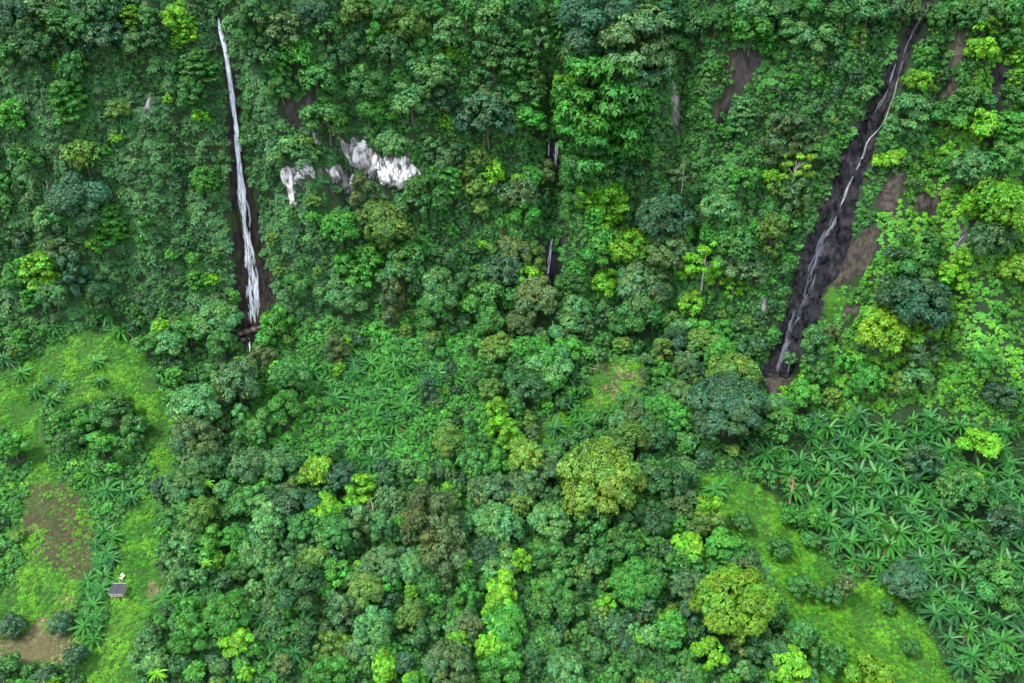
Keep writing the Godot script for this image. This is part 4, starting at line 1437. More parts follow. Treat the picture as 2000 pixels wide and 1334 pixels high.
# ---------------------------------------------------------------- undergrowth
func clump_mesh(kind: String, variant: int) -> ArrayMesh:
	rng.seed = hash(kind) + variant
	var g := Leaves.new()
	if kind == "shrub":
		var lobes := []
		for i in 5:
			lobes.append([Vector3(rng.randf_range(-0.6, 0.6), rng.randf_range(0.25, 0.75), rng.randf_range(-0.6, 0.6)), rng.randf_range(0.35, 0.55)])
		for l in lobes:
			for i in 26:
				var u := random_unit()
				u.y = absf(u.y) * 0.9 - 0.1
				var p: Vector3 = l[0] + u * l[1] * rng.randf_range(0.75, 1.05)
				var nrm := (u + Vector3.UP * 0.4 + random_unit() * 0.6).normalized()
				var along := random_unit() + u * 0.4 - Vector3(0, 0.3, 0)
				along = (along - nrm * along.dot(nrm)).normalized()
				var s := rng.randf_range(0.26, 0.46)
				var tone := rng.randf_range(0.38, 1.0)
				g.leaf(p - along * s * 0.4, along, nrm.cross(along), (nrm + u * 0.6).normalized(), s, s * 0.34, rng.randf_range(0.0, 0.3), Color(tone * rng.randf_range(0.85, 1.1), tone, tone * rng.randf_range(0.8, 1.05)))
	elif kind == "blade":
		# long arching straps that spring from a few crowns and hang over
		for t in 4:
			var root := Vector3(rng.randf_range(-0.55, 0.55), rng.randf_range(0.1, 0.5), rng.randf_range(-0.55, 0.55))
			for i in 11:
				var a := i * 2.4 + rng.randf_range(-0.4, 0.4)
				var rise := rng.randf_range(0.25, 1.0)
				var along := Vector3(cos(a), rise, sin(a)).normalized()
				var side := along.cross(Vector3.UP).normalized()
				var nrm := side.cross(along).normalized()
				if nrm.y < 0.0:
					nrm = -nrm
				var s := rng.randf_range(0.42, 0.75)
				var tone := rng.randf_range(0.5, 0.95)
				var col := Color(tone * rng.randf_range(0.85, 1.1), tone, tone * rng.randf_range(0.85, 1.05))
				g.leaf(root, along, side, nrm, s * 0.65, s * 0.13, 0.0, col)
				g.leaf(root + along * s * 0.4, (along + Vector3(0, -0.9, 0) + Vector3(cos(a), 0, sin(a)) * 0.5).normalized(), side, (nrm + Vector3(cos(a), 0, sin(a)) * 0.6).normalized(), s * 0.75, s * 0.14, 0.25, col)
	elif kind == "grass":
		for i in 20:
			var a := rng.randf() * TAU
			var root := Vector3(rng.randf_range(-0.5, 0.5), 0, rng.randf_range(-0.5, 0.5))
			var along := Vector3(cos(a) * 0.7, rng.randf_range(0.5, 1.1), sin(a) * 0.7).normalized()
			var side := Vector3(-sin(a), 0, cos(a))
			var tone := rng.randf_range(0.6, 1.0)
			g.leaf(root, along, side, (Vector3.UP + random_unit() * 0.4).normalized(), rng.randf_range(0.45, 0.95), rng.randf_range(0.07, 0.15), 0.35, Color(tone * rng.randf_range(0.85, 1.0), tone, tone))
	return arrays(g.v, g.n, g.c, g.idx)


func scatter(called: String, m: Mesh, mat: Material, spots: Array, cols: Array) -> void:
	if spots.is_empty():
		return
	var mm := MultiMesh.new()
	mm.transform_format = MultiMesh.TRANSFORM_3D
	mm.use_colors = true
	mm.mesh = m
	mm.instance_count = spots.size()
	for i in spots.size():
		mm.set_instance_transform(i, spots[i])
		mm.set_instance_color(i, cols[i])
	var o := MultiMeshInstance3D.new()
	o.name = numbered(called)
	o.multimesh = mm
	o.material_override = mat
	o.set_meta("kind", "stuff")
	add_child(o)


func near_fall(p: Vector3, grow_px: float) -> bool:
	for f in falls:
		var pts: Array = f[0]
		if p.x < 400.0 or p.y > 740.0:
			return false
		for i in pts.size() - 1:
			var a := Vector2(pts[i][0], pts[i][1])
			var b := Vector2(pts[i + 1][0], pts[i + 1][1])
			if Vector2(p.x, p.y).distance_to(Geometry2D.get_closest_point_to_segment(Vector2(p.x, p.y), a, b)) < f[1][i] + grow_px:
				return true
	return false


func pick(weights: Array) -> String:
	var sum := 0.0
	for w in weights:
		sum += w[1]
	var r := rng.randf() * sum
	for w in weights:
		r -= w[1]
		if r <= 0.0:
			return w[0]
	return weights[0][0]


func build_undergrowth() -> void:
	rng.seed = 2024
	var spots := {}
	var cols := {}
	for k in ["shrub_0", "shrub_1", "shrub_2", "blade_0", "blade_1", "grass_0", "grass_1", "tree_0", "tree_1", "tree_2"]:
		spots[k] = []
		cols[k] = []
	# quick look-up of the trees that already stand
	var taken := {}
	for t in tree_spots:
		var rr := int(ceil(t.z))
		for i in range(int(t.x) - rr, int(t.x) + rr + 1):
			for j in range(int(t.y) - rr, int(t.y) + rr + 1):
				taken[Vector2i(i, j)] = maxf(taken.get(Vector2i(i, j), 0.0), 1.0 - Vector2(i - t.x, j - t.y).length() / maxf(t.z, 0.5))
	var d := 95.0
	while d < 415.0:
		var x := -225.0
		while x < 225.0:
			var y := land(x, d)
			var p := pixel(Vector3(x, y, -d))
			if p.x > -330.0 and p.x < 2330.0 and p.y > -150.0 and p.y < 1600.0:
				var nrm := land_normal(x, d)
				var area := 2.25 / nrm.y
				ground_cover(x, d, nrm, area, p, spots, cols, taken)
			x += 1.5
		d += 1.5
	var shrub_mat := leafy("shrub_leaf", Color(1, 1, 1) * 1.0, 0.5)
	scatter("shrub_undergrowth", clump_mesh("shrub", 0), shrub_mat, spots.shrub_0, cols.shrub_0)
	scatter("leafy_undergrowth", clump_mesh("shrub", 1), shrub_mat, spots.shrub_1, cols.shrub_1)
	scatter("bushy_undergrowth", clump_mesh("shrub", 2), shrub_mat, spots.shrub_2, cols.shrub_2)
	scatter("strap_leaved_undergrowth", clump_mesh("blade", 0), shrub_mat, spots.blade_0, cols.blade_0)
	scatter("fern_undergrowth", clump_mesh("blade", 1), shrub_mat, spots.blade_1, cols.blade_1)
	scatter("pasture_grass", clump_mesh("grass", 0), leafy("grass_blade", Color(1, 1, 1), 0.6), spots.grass_0, cols.grass_0)
	scatter("straw_grass", clump_mesh("grass", 1), leafy("grass_blade", Color(1, 1, 1), 0.6), spots.grass_1, cols.grass_1)
	var young := leafy("young_leaf", Color(1, 1, 1), 0.5)
	scatter("young_tree_foliage", crown_mesh("d", 7, 0.24), young, spots.tree_0, cols.tree_0)
	scatter("sapling_foliage", crown_mesh("c", 8, 0.24), young, spots.tree_1, cols.tree_1)
	scatter("thicket_foliage", crown_mesh("t", 9, 0.22), young, spots.tree_2, cols.tree_2)
	for k in spots:
		print(k, " ", spots[k].size())


func put(spots: Dictionary, cols: Dictionary, key: String, at: Vector3, size: Vector3, c: Color, lean := Vector3.UP) -> void:
	var b := Basis(Vector3.UP, rng.randf() * TAU).scaled(size)
	if lean != Vector3.UP:
		b = Basis(Quaternion(Vector3.UP, lean)) * b
	spots[key].append(Transform3D(b, at))
	cols[key].append(c)


func ground_cover(x: float, d: float, nrm: Vector3, area: float, p: Vector3, spots: Dictionary, cols: Dictionary, taken: Dictionary) -> void:
	var jx := x + rng.randf_range(-0.75, 0.75)
	var jd := d + rng.randf_range(-0.75, 0.75)
	var kind := mask_at(jx + 2.0 * noise_c.get_noise_2d(jx * 1.7, jd), jd + 1.6 * noise_c.get_noise_2d(jx * 1.7 + 30.0, jd))
	var patch := noise_b.get_noise_2d(jx * 1.3, jd * 1.3)
	var wide := noise_a.get_noise_2d(jx + 500.0, jd)
	var at := Vector3(jx, land(jx, jd) - 0.1, -jd)
	var under: float = taken.get(Vector2i(int(jx), int(jd)), 0.0)
	if kind in [PASTURE, LAWN, STRAW, BARE, TAN]:
		for k in 6:
			var q := Vector3(x + rng.randf_range(-0.8, 0.8), 0, -(d + rng.randf_range(-0.8, 0.8)))
			q.y = land(q.x, -q.z) - 0.05
			var dense := 0.8 if kind in [PASTURE, LAWN] else 0.7
			if rng.randf() > dense:
				continue
			var s := rng.randf_range(0.45, 1.15) * (1.0 + patch)
			var dry := kind in [STRAW, BARE, TAN] and rng.randf() < (0.75 if kind == STRAW else 0.45 if kind == TAN else 0.6) - patch
			if dry:
				put(spots, cols, "grass_1", q, Vector3(s, s * 0.7, s), tint(Color(0.26, 0.22, 0.11) if kind != BARE else Color(0.115, 0.105, 0.040), 0.5, 1.5), nrm)
			else:
				var base := Color(0.046, 0.235, 0.012).lerp(Color(0.115, 0.33, 0.014), clampf(patch * 1.8 + 0.4 + wide * 0.6, 0.0, 1.0))
				put(spots, cols, "grass_0", q, Vector3(s, s * rng.randf_range(0.6, 1.1), s), tint(base, 0.5, 1.5), nrm)
		var weed := 0.25 if kind == PASTURE else 0.55 if kind == LAWN else 0.14
		if rng.randf() < weed + maxf(0.0, patch) * 0.3:
			var s := rng.randf_range(0.2, 0.5) if kind != LAWN or rng.randf() < 0.6 else rng.randf_range(0.4, 1.1)
			var wc: Color = [Color(0.045, 0.23, 0.018), Color(0.085, 0.31, 0.010), Color(0.036, 0.17, 0.028)][rng.randi() % 3]
			if kind in [STRAW, BARE]:
				wc = [Color(0.07, 0.12, 0.03), Color(0.11, 0.09, 0.045), Color(0.14, 0.12, 0.07)][rng.randi() % 3]
			put(spots, cols, "shrub_%d" % (rng.randi() % 3), at, Vector3(s, s * 0.7, s), tint(wc, 0.7, 1.35) * 1.3)
		return
	if kind in [WET, SCAR, WHITE]:
		if kind == SCAR and rng.randf() < 0.10 or kind == WET and rng.randf() < (0.10 if p.x > 700.0 else 0.45 if p.y < 380.0 else 0.2):
			var s := rng.randf_range(0.3, 0.7)
			if not near_fall(p, 3.0 if p.x > 700.0 else 7.0):
				put(spots, cols, "shrub_%d" % (rng.randi() % 3), at, Vector3(s, s * 0.6, s), tint(Color(0.07, 0.19, 0.02) if p.x > 700.0 else Color(0.035, 0.13, 0.025), 0.6, 1.3), nrm)
		return
	if near_fall(p, 3.0) or near_fall(pixel(at + Vector3(0, 1.8, 0)), 1.0):
		return
	if kind == PLANTATION and p.x > 950.0:
		if rng.randf() < 0.85:
			var s := rng.randf_range(0.4, 1.0)
			put(spots, cols, "shrub_%d" % (rng.randi() % 3), at, Vector3(s, s * 0.7, s), tint(Color(0.032, 0.15, 0.022), 0.6, 1.3) * 1.3)
		return
	if absf(p.x - 236.0) < 24.0 and absf(p.y - 1154.0) < 26.0:
		return
	if rng.randf() < 0.75 and (mask_at(jx, jd + 1.0) == WET or mask_at(jx, jd + 2.2) == WET):
		return
	if under > (0.55 if nrm.y > 0.7 else 0.9):
		return
	# the forest, the cliffs and the bushy hillside
	var cliff := nrm.y < 0.62
	var left_wall := p.x < 720.0 and p.y < 640.0
	var bright_hill := p.x > 1480.0 and p.y < 830.0 and p.x > 1990.0 - p.y * 0.66
	var below := p.x > 480.0 and p.x < 1000.0 and p.y > 620.0 and p.y < 900.0
	var colour: Color
	var key := "shrub_%d" % (rng.randi() % 3)
	var tall := 1.0
	if left_wall and cliff:
		colour = leaf_colors[pick([["dk", 4], ["mint", 2.5], ["mid", 2.5], ["blu", 2], ["gry", 0.7], ["oli", 0.3]])]
		if rng.randf() < clampf(0.62 + patch * 1.4, 0.15, 0.95):
			key = "blade_%d" % (rng.randi() % 2)
			tall = 1.25
	elif bright_hill:
		colour = leaf_colors[pick([["emr", 4], ["lime", 2.2 + maxf(0.0, wide) * 4.0], ["mid", 2.2], ["oli", 2.2], ["mint", 0.4], ["yel", 0.4]])]
		if rng.randf() < clampf(0.5 + patch * 1.6, 0.1, 0.9):
			key = "blade_%d" % (rng.randi() % 2)
	elif below:
		colour = leaf_colors[pick([["emr", 4], ["mid", 3], ["mint", 2], ["dk", 1.5], ["lime", 0.3]])]
		if rng.randf() < 0.25:
			key = "blade_%d" % (rng.randi() % 2)
	elif kind == COPSE:
		colour = leaf_colors[pick([["emr", 4], ["mid", 3], ["mint", 2], ["lime", 0.6]])]
	else:
		colour = leaf_colors[pick([["mid", 4], ["dk", 4], ["emr", 2], ["mint", 1.5], ["blu", 1.2], ["oli", 0.6]])]
		if rng.randf() < clampf(0.2 + patch, 0.0, 0.6):
			key = "blade_%d" % (rng.randi() % 2)
	var ground_tone: Color = leaf_colors["emr"] if bright_hill or below else leaf_colors["dk"] if left_wall else leaf_colors["mid"]
	if bright_hill:
		ground_tone = ground_tone.lerp(leaf_colors["lime"], clampf(0.42 + wide * 1.2, 0.1, 0.75))
	colour = colour.lerp(ground_tone, 0.5) * leaf_gain * (1.0 + 0.5 * patch) * (1.1 if bright_hill else 1.05)
	var lean := (nrm + Vector3.UP * 0.9).normalized()
	var n := int(area * (0.95 if bright_hill else 0.62) + rng.randf())
	for k in n:
		var q := at + Vector3(rng.randf_range(-0.8, 0.8), 0, rng.randf_range(-0.8, 0.8)) if k else at
		q.y = land(q.x, -q.z) - 0.15
		var s := rng.randf_range(0.75, 1.5) * (0.78 if bright_hill else 1.0) * tall * (rng.randf_range(1.2, 1.7) if rng.randf() < 0.25 else 1.0)
		put(spots, cols, key, q, Vector3(s, s * rng.randf_range(0.75, 1.05), s), tint(colour, 0.72, 1.25), lean)
	# young trees between the large ones
	var want := 0.10 if cliff else 0.10
	if bright_hill:
		want = 0.045
	elif left_wall and cliff:
		want = 0.045
	elif kind == COPSE:
		want = 0.015
	elif kind == PLANTATION:
		want = 0.0
	elif below:
		want = 0.035
	if rng.randf() < want * (1.0 + wide) and under < 0.25:
		var r := rng.randf_range(1.5, 3.1)
		var up := r * rng.randf_range(0.8, 1.3) + 0.5
		var c3 := at + Vector3(0, up, 0)
		var pp := pixel(c3)
		var top := ground(pp.x, pp.y - r / metres(c3) * 0.8)
		var centre := ground(pp.x, pp.y)
		if mask_at(top.x, -top.z) in [WET, SCAR, WHITE, PLANTATION] or mask_at(centre.x, -centre.z) in [WET, SCAR, WHITE, PASTURE, LAWN] or near_fall(pp, r / metres(c3) + 2.0):
			return
		var tc: Color = leaf_colors[pick([["mid", 4], ["dk", 3.5], ["emr", 2.5], ["mint", 2], ["blu", 2], ["gry", 1.5], ["oli", 1], ["lime", 0.35], ["brn", 0.25]])]
		put(spots, cols, "tree_%d" % (0 if rng.randf() < 0.35 else 1 if rng.randf() < 0.75 else 2), c3, Vector3(r, r * rng.randf_range(0.9, 1.15), r), tint(tc * leaf_gain, 0.8, 1.2))


# ---------------------------------------------------------------- rock
func rock_patch(called: String, px_points: Array, mat: Material, raise: float, rough: float, step: float, colours: Array, stretch: Vector3, overhang := 0.0) -> MeshInstance3D:
	var poly := plan(px_points)
	var box := Rect2(poly[0], Vector2.ZERO)
	for p in poly:
		box = box.expand(p)
	box = box.grow(1.5)
	var nx := int(box.size.x / step) + 1
	var nd := int(box.size.y / step) + 1
	var v := PackedVector3Array()
	var c := PackedColorArray()
	var idx := PackedInt32Array()
	var keep := PackedByteArray()
	for j in nd:
		for i in nx:
			var x := box.position.x + i * step
			var d := box.position.y + j * step
			var q := Vector2(x, d)
			var near := 1e9
			for e in poly.size():
				near = minf(near, q.distance_squared_to(Geometry2D.get_closest_point_to_segment(q, poly[e], poly[(e + 1) % poly.size()])))
			near = sqrt(near)
			var inside := Geometry2D.is_point_in_polygon(q, poly)
			if not inside:
				near = -near
			keep.append(1 if near > -0.9 else 0)
			var y := land(x, d)
			var nrm := land_normal(x, d)
			var w := Vector3(x, y, d) * stretch
			var bump := noise_r.get_noise_3dv(w) + 0.7 * (0.3 - absf(noise_r.get_noise_3dv(w * 2.6))) + 0.7 * noise_r.get_noise_3dv(w * 5.1)
			var edge := smoothstep(-0.7, 0.9, near + 0.5 * noise_c.get_noise_2d(x * 3.0, y * 3.0))
			var out := lerpf(-0.7, raise, edge) + bump * rough * edge
			var pos := Vector3(x, y, -d) + nrm * out
			if overhang > 0.0:
				pos += Vector3(nrm.x, 0, nrm.z).normalized() * overhang * edge
			v.append(pos)
			var tone := clampf(0.5 + 1.1 * noise_r.get_noise_3dv(w * 2.2 + Vector3(50, 0, 0)) + 0.9 * noise_r.get_noise_3dv(w * 7.0), 0.0, 1.0)
			tone = smoothstep(0.2, 0.8, tone)
			var col: Color = colours[0].lerp(colours[1], tone)
			if colours.size() > 2:
				col = col.lerp(colours[2], smoothstep(0.1, 0.45, noise_r.get_noise_3dv(w * 1.1 + Vector3(0, 90, 0))))
			c.append(col)
	for j in nd - 1:
		for i in nx - 1:
			var k := j * nx + i
			if keep[k] and keep[k + 1] and keep[k + nx] and keep[k + nx + 1]:
				idx.append_array([k, k + nx, k + 1, k + 1, k + nx, k + nx + 1])
	var st := SurfaceTool.new()
	st.create_from_arrays(arrays(v, v, c, idx).surface_get_arrays(0))
	st.generate_normals()
	var o := mesh_node(called, st.commit(), mat, self)
	return o


func build_rocks() -> void:
	var rock := plain("bare_rock", Color(1, 1, 1), 0.75, true)
	rock.normal_enabled = true
	rock.normal_texture = bump_texture(11, 0.05)
	rock.normal_scale = 1.2
	rock.uv1_triplanar = true
	rock.uv1_world_triplanar = true
	rock.uv1_scale = Vector3.ONE * 0.2
	var wet := plain("wet_rock", Color(1, 1, 1), 0.45, true)
	wet.metallic_specular = 0.25
	wet.normal_enabled = true
	wet.normal_texture = rock.normal_texture
	wet.normal_scale = 1.4
	wet.uv1_triplanar = true
	wet.uv1_world_triplanar = true
	wet.uv1_scale = Vector3.ONE * 0.2
	var o := rock_patch("rock_slab", slab_px, wet, 0.35, 1.2, 0.4, [Color(0.003, 0.003, 0.006), Color(0.018, 0.016, 0.023), Color(0.036, 0.031, 0.038)], Vector3(1.2, 0.6, 1.0))
	tag(o, "long dark wet rock slab under the thin white cascade at the right", "rock slab")
	o = rock_patch("rock_channel", channel_px, wet, 0.3, 0.7, 0.45, [Color(0.006, 0.006, 0.007), Color(0.024, 0.018, 0.017), Color(0.016, 0.032, 0.006)], Vector3(1.4, 0.4, 1.0))
	tag(o, "dark brown wet rock channel behind the tall white waterfall", "rock slab")
	o = rock_patch("rock_channel", [[1062, 250], [1094, 250], [1090, 328], [1068, 318]], wet, 0.25, 0.4, 0.5, [Color(0.012, 0.012, 0.018), Color(0.035, 0.032, 0.04)], Vector3(1.2, 0.6, 1.0))
	tag(o, "small dark rock recess behind the twin middle cascade", "rock slab")
	o = rock_patch("rock_channel", [[1050, 462], [1106, 462], [1100, 548], [1060, 542]], wet, 0.25, 0.4, 0.5, [Color(0.012, 0.012, 0.018), Color(0.035, 0.032, 0.04)], Vector3(1.2, 0.6, 1.0))
	tag(o, "small dark rock recess behind the lower middle cascade", "rock slab")
	white_px.append([[604, 318], [630, 322], [660, 318], [694, 338], [740, 352], [742, 362], [700, 362], [650, 358], [610, 346]])  # joining ledge, given a darker grey than the white faces
	var white_labels := ["white limestone face with a tail, leftmost part of the pale cliff band", "small pale rock sliver above the left end of the white cliff band", "grey-white rock ledge in the middle of the pale cliff band", "bright white bulging limestone face, brightest of the pale cliff band", "grey streaked limestone face sloping down to the bright white bulge", "dark grey ledge that joins the white faces of the pale cliff band"]
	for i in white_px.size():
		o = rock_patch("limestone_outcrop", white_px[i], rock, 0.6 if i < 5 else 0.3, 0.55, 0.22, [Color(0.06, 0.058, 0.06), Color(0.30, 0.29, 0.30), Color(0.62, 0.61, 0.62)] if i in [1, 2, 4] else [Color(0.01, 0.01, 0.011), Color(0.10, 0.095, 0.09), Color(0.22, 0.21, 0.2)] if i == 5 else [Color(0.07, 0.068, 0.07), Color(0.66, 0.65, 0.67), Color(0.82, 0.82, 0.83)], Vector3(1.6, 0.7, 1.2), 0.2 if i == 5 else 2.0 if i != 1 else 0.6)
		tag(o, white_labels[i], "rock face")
	o = rock_patch("rock_channel", [[1936, 140], [1966, 118], [1964, 200], [1948, 270], [1930, 292], [1932, 220]], wet, 0.2, 0.5, 0.45, [Color(0.008, 0.008, 0.012), Color(0.022, 0.02, 0.026)], Vector3(1.2, 0.6, 1.0))  # darkness inside the gap, put into the colour of a rock strip
	tag(o, "narrow cleft near the upper right edge, gap darkness painted into its rock", "rock slab")
	var moss := plain("moss", Color(1, 1, 1), 0.95, true)
	o = rock_patch("moss_strip", [[470, 148], [482, 150], [486, 190], [484, 238], [476, 240], [472, 190]], moss, 0.5, 0.4, 0.35, [Color(0.03, 0.09, 0.012), Color(0.075, 0.17, 0.014)], Vector3(1.5, 1.0, 1.2))
	tag(o, "bright green moss strip on the rock right of the tall waterfall", "moss")
	var under := [[[[742, 357], [778, 366], [808, 358], [800, 378], [770, 384], [746, 374]], "dark patch painted as shade below the brightest white face of the cliff band"], [[[636, 352], [664, 360], [702, 358], [700, 374], [664, 376], [642, 368]], "dark patch painted as shade below the middle ledge of the cliff band"]]
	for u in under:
		o = rock_patch("painted_rock_shade", u[0], rock, -0.1, 0.4, 0.4, [Color(0.006, 0.006, 0.006), Color(0.02, 0.018, 0.018)], Vector3(1.2, 0.6, 1.0))  # shade under the overhangs, painted as near-black rock
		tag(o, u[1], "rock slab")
	var greys := [
		[[[288, 184], [300, 188], [297, 214], [284, 226], [278, 214]], "small grey rock outcrop amid leaves left of the tall waterfall"],
		[[[90, 346], [102, 350], [102, 378], [92, 374]], "tiny pale rock outcrop in the dark greenery near the left edge"],
		[[[1312, 156], [1326, 166], [1324, 214], [1332, 256], [1316, 250], [1310, 200]], "narrow grey cliff beside the dark ravine right of the huge layered tree"],
		[[[1484, 560], [1497, 572], [1500, 596], [1494, 614], [1484, 596]], "small white-grey rock face left of the lower half of the dark slab"],
	]
	for g in greys:
		o = rock_patch("limestone_outcrop", g[0], rock, 0.5, 0.6, 0.4, [Color(0.05, 0.045, 0.045), Color(0.2, 0.19, 0.19), Color(0.32, 0.31, 0.31)], Vector3(1.4, 0.6, 1.0), 1.0)
		tag(o, g[1], "rock face")
	var scar_labels := ["purple-brown bare earth scar near the top, widest of the landslip scars", "dark brown earth strip running down from the purple-brown scar", "tall narrow brown earth scar in the upper right", "short brown earth scar right of the slab's middle", "long brown landslip scar close beside the right bank of the slab", "small brown earth patch beside the bright moss at the slab's lower right", "brown gravel apron at the foot of the dark slab", "dark brown bare cliff patch above the white rock band", "faint brown earth patch below the mint green umbrella tree", "reddish earth strip directly along the right edge of the dark slab", "small grey wet rock slide near the right edge"]
	for i in scar_px.size():
		var cols := [Color(0.016, 0.012, 0.010), Color(0.066, 0.049, 0.044), Color(0.035, 0.040, 0.014)]
		if i in [0, 1, 7]:
			cols = [Color(0.010, 0.008, 0.009), Color(0.045, 0.033, 0.038), Color(0.025, 0.018, 0.019)]
		elif i == 10:
			cols = [Color(0.03, 0.028, 0.034), Color(0.10, 0.095, 0.10), Color(0.07, 0.065, 0.07)]
		o = rock_patch("earth_scar", scar_px[i], rock, 0.25, 0.6, 0.4, cols, Vector3(1.5, 1.0, 1.2))
		tag(o, scar_labels[i], "earth scar")


# ---------------------------------------------------------------- falling water
func on_rock(px: float, py: float, off: float) -> Vector3:
	var g := ground(px, py)
	return g + land_normal(g.x, -g.z) * off


func strand(g: Leaves, path: PackedVector3Array, width: PackedFloat32Array, from: float, to: float, lane: float, thick: float, col: Color, wander: float, phase: float) -> void:
	var n := path.size()
	var steps := maxi(3, int((to - from) * n * 1.0))
	var k0 := g.v.size()
	for i in steps + 1:
		var s := lerpf(from, to, float(i) / steps) * (n - 1)
		var a := mini(int(s), n - 2)
		var f := s - a
		var p := path[a].lerp(path[a + 1], f)
		var t := (path[a + 1] - path[a]).normalized()
		var side := t.cross(Vector3(0, 0.35, 1)).normalized()
		var out := side.cross(t).normalized()
		if out.z < 0.0:
			out = -out
		var w := lerpf(width[a], width[a + 1], f)
		var u := clampf(lane + wander * noise_c.get_noise_2d(s * 0.5, phase), -1.05, 1.05)
		var taper := minf(1.0, minf(float(i) + 0.3, steps - i + 0.3) / 1.6)
		var half := thick * taper * (0.7 + 0.6 * absf(noise_c.get_noise_2d(s * 2.5, phase + 40.0)))
		var c := p + side * (u * w) + out * (0.12 * noise_c.get_noise_2d(s * 3.0, phase + 9.0))
		for e in 3:
			g.v.append(c + side * half * (e - 1.0) + out * (half * 0.8 if e == 1 else 0.0))
			g.n.append((out + side * (e - 1.0) * 0.7).normalized())
			g.c.append(col)
	for i in steps:
		for e in 2:
			var a := k0 + i * 3 + e
			g.idx.append_array([a, a + 1, a + 3, a + 1, a + 4, a + 3])


func fall_path(f: Array, off: float) -> Array:
	var path := PackedVector3Array()
	var width := PackedFloat32Array()
	var pts: Array = f[0]
	for i in pts.size() - 1:
		var a := Vector2(pts[i][0], pts[i][1])
		var b := Vector2(pts[i + 1][0], pts[i + 1][1])
		var n := maxi(1, int(a.distance_to(b) / 5.0))
		for k in n + (1 if i == pts.size() - 2 else 0):
			var t := float(k) / n
			var q := a.lerp(b, t)
			var p := on_rock(q.x, q.y, off)
			path.append(p)
			width.append(lerpf(f[1][i], f[1][i + 1], t) * metres(p))
	# smooth the line a little, as water does
	for r in 2:
		for i in range(1, path.size() - 1):
			path[i] = (path[i - 1] + path[i] * 2.0 + path[i + 1]) / 4.0
	return [path, width]


func water_mesh(f: Array, off: float, count: int, thick: float, long: float, white: float, wander: float, seed_: int, lo := 0.0, hi := 1.0) -> ArrayMesh:
	rng.seed = seed_
	var pw := fall_path(f, off)
	var g := Leaves.new()
	for i in count:
		var len := rng.randf_range(0.25, 1.0) * long
		var from := rng.randf_range(lo, maxf(lo, hi - len * 0.6))
		var to := minf(hi, from + len)
		if to - from < 0.01:
			continue
		var w := rng.randf_range(0.7, 1.0) * white
		strand(g, pw[0], pw[1], from, to, rng.randf_range(-1.0, 1.0) * rng.randf_range(0.4, 1.0), thick * rng.randf_range(0.5, 1.5), Color(w * 0.93, w * 0.96, w), wander, i * 7.3)
	return arrays(g.v, g.n, g.c, g.idx)


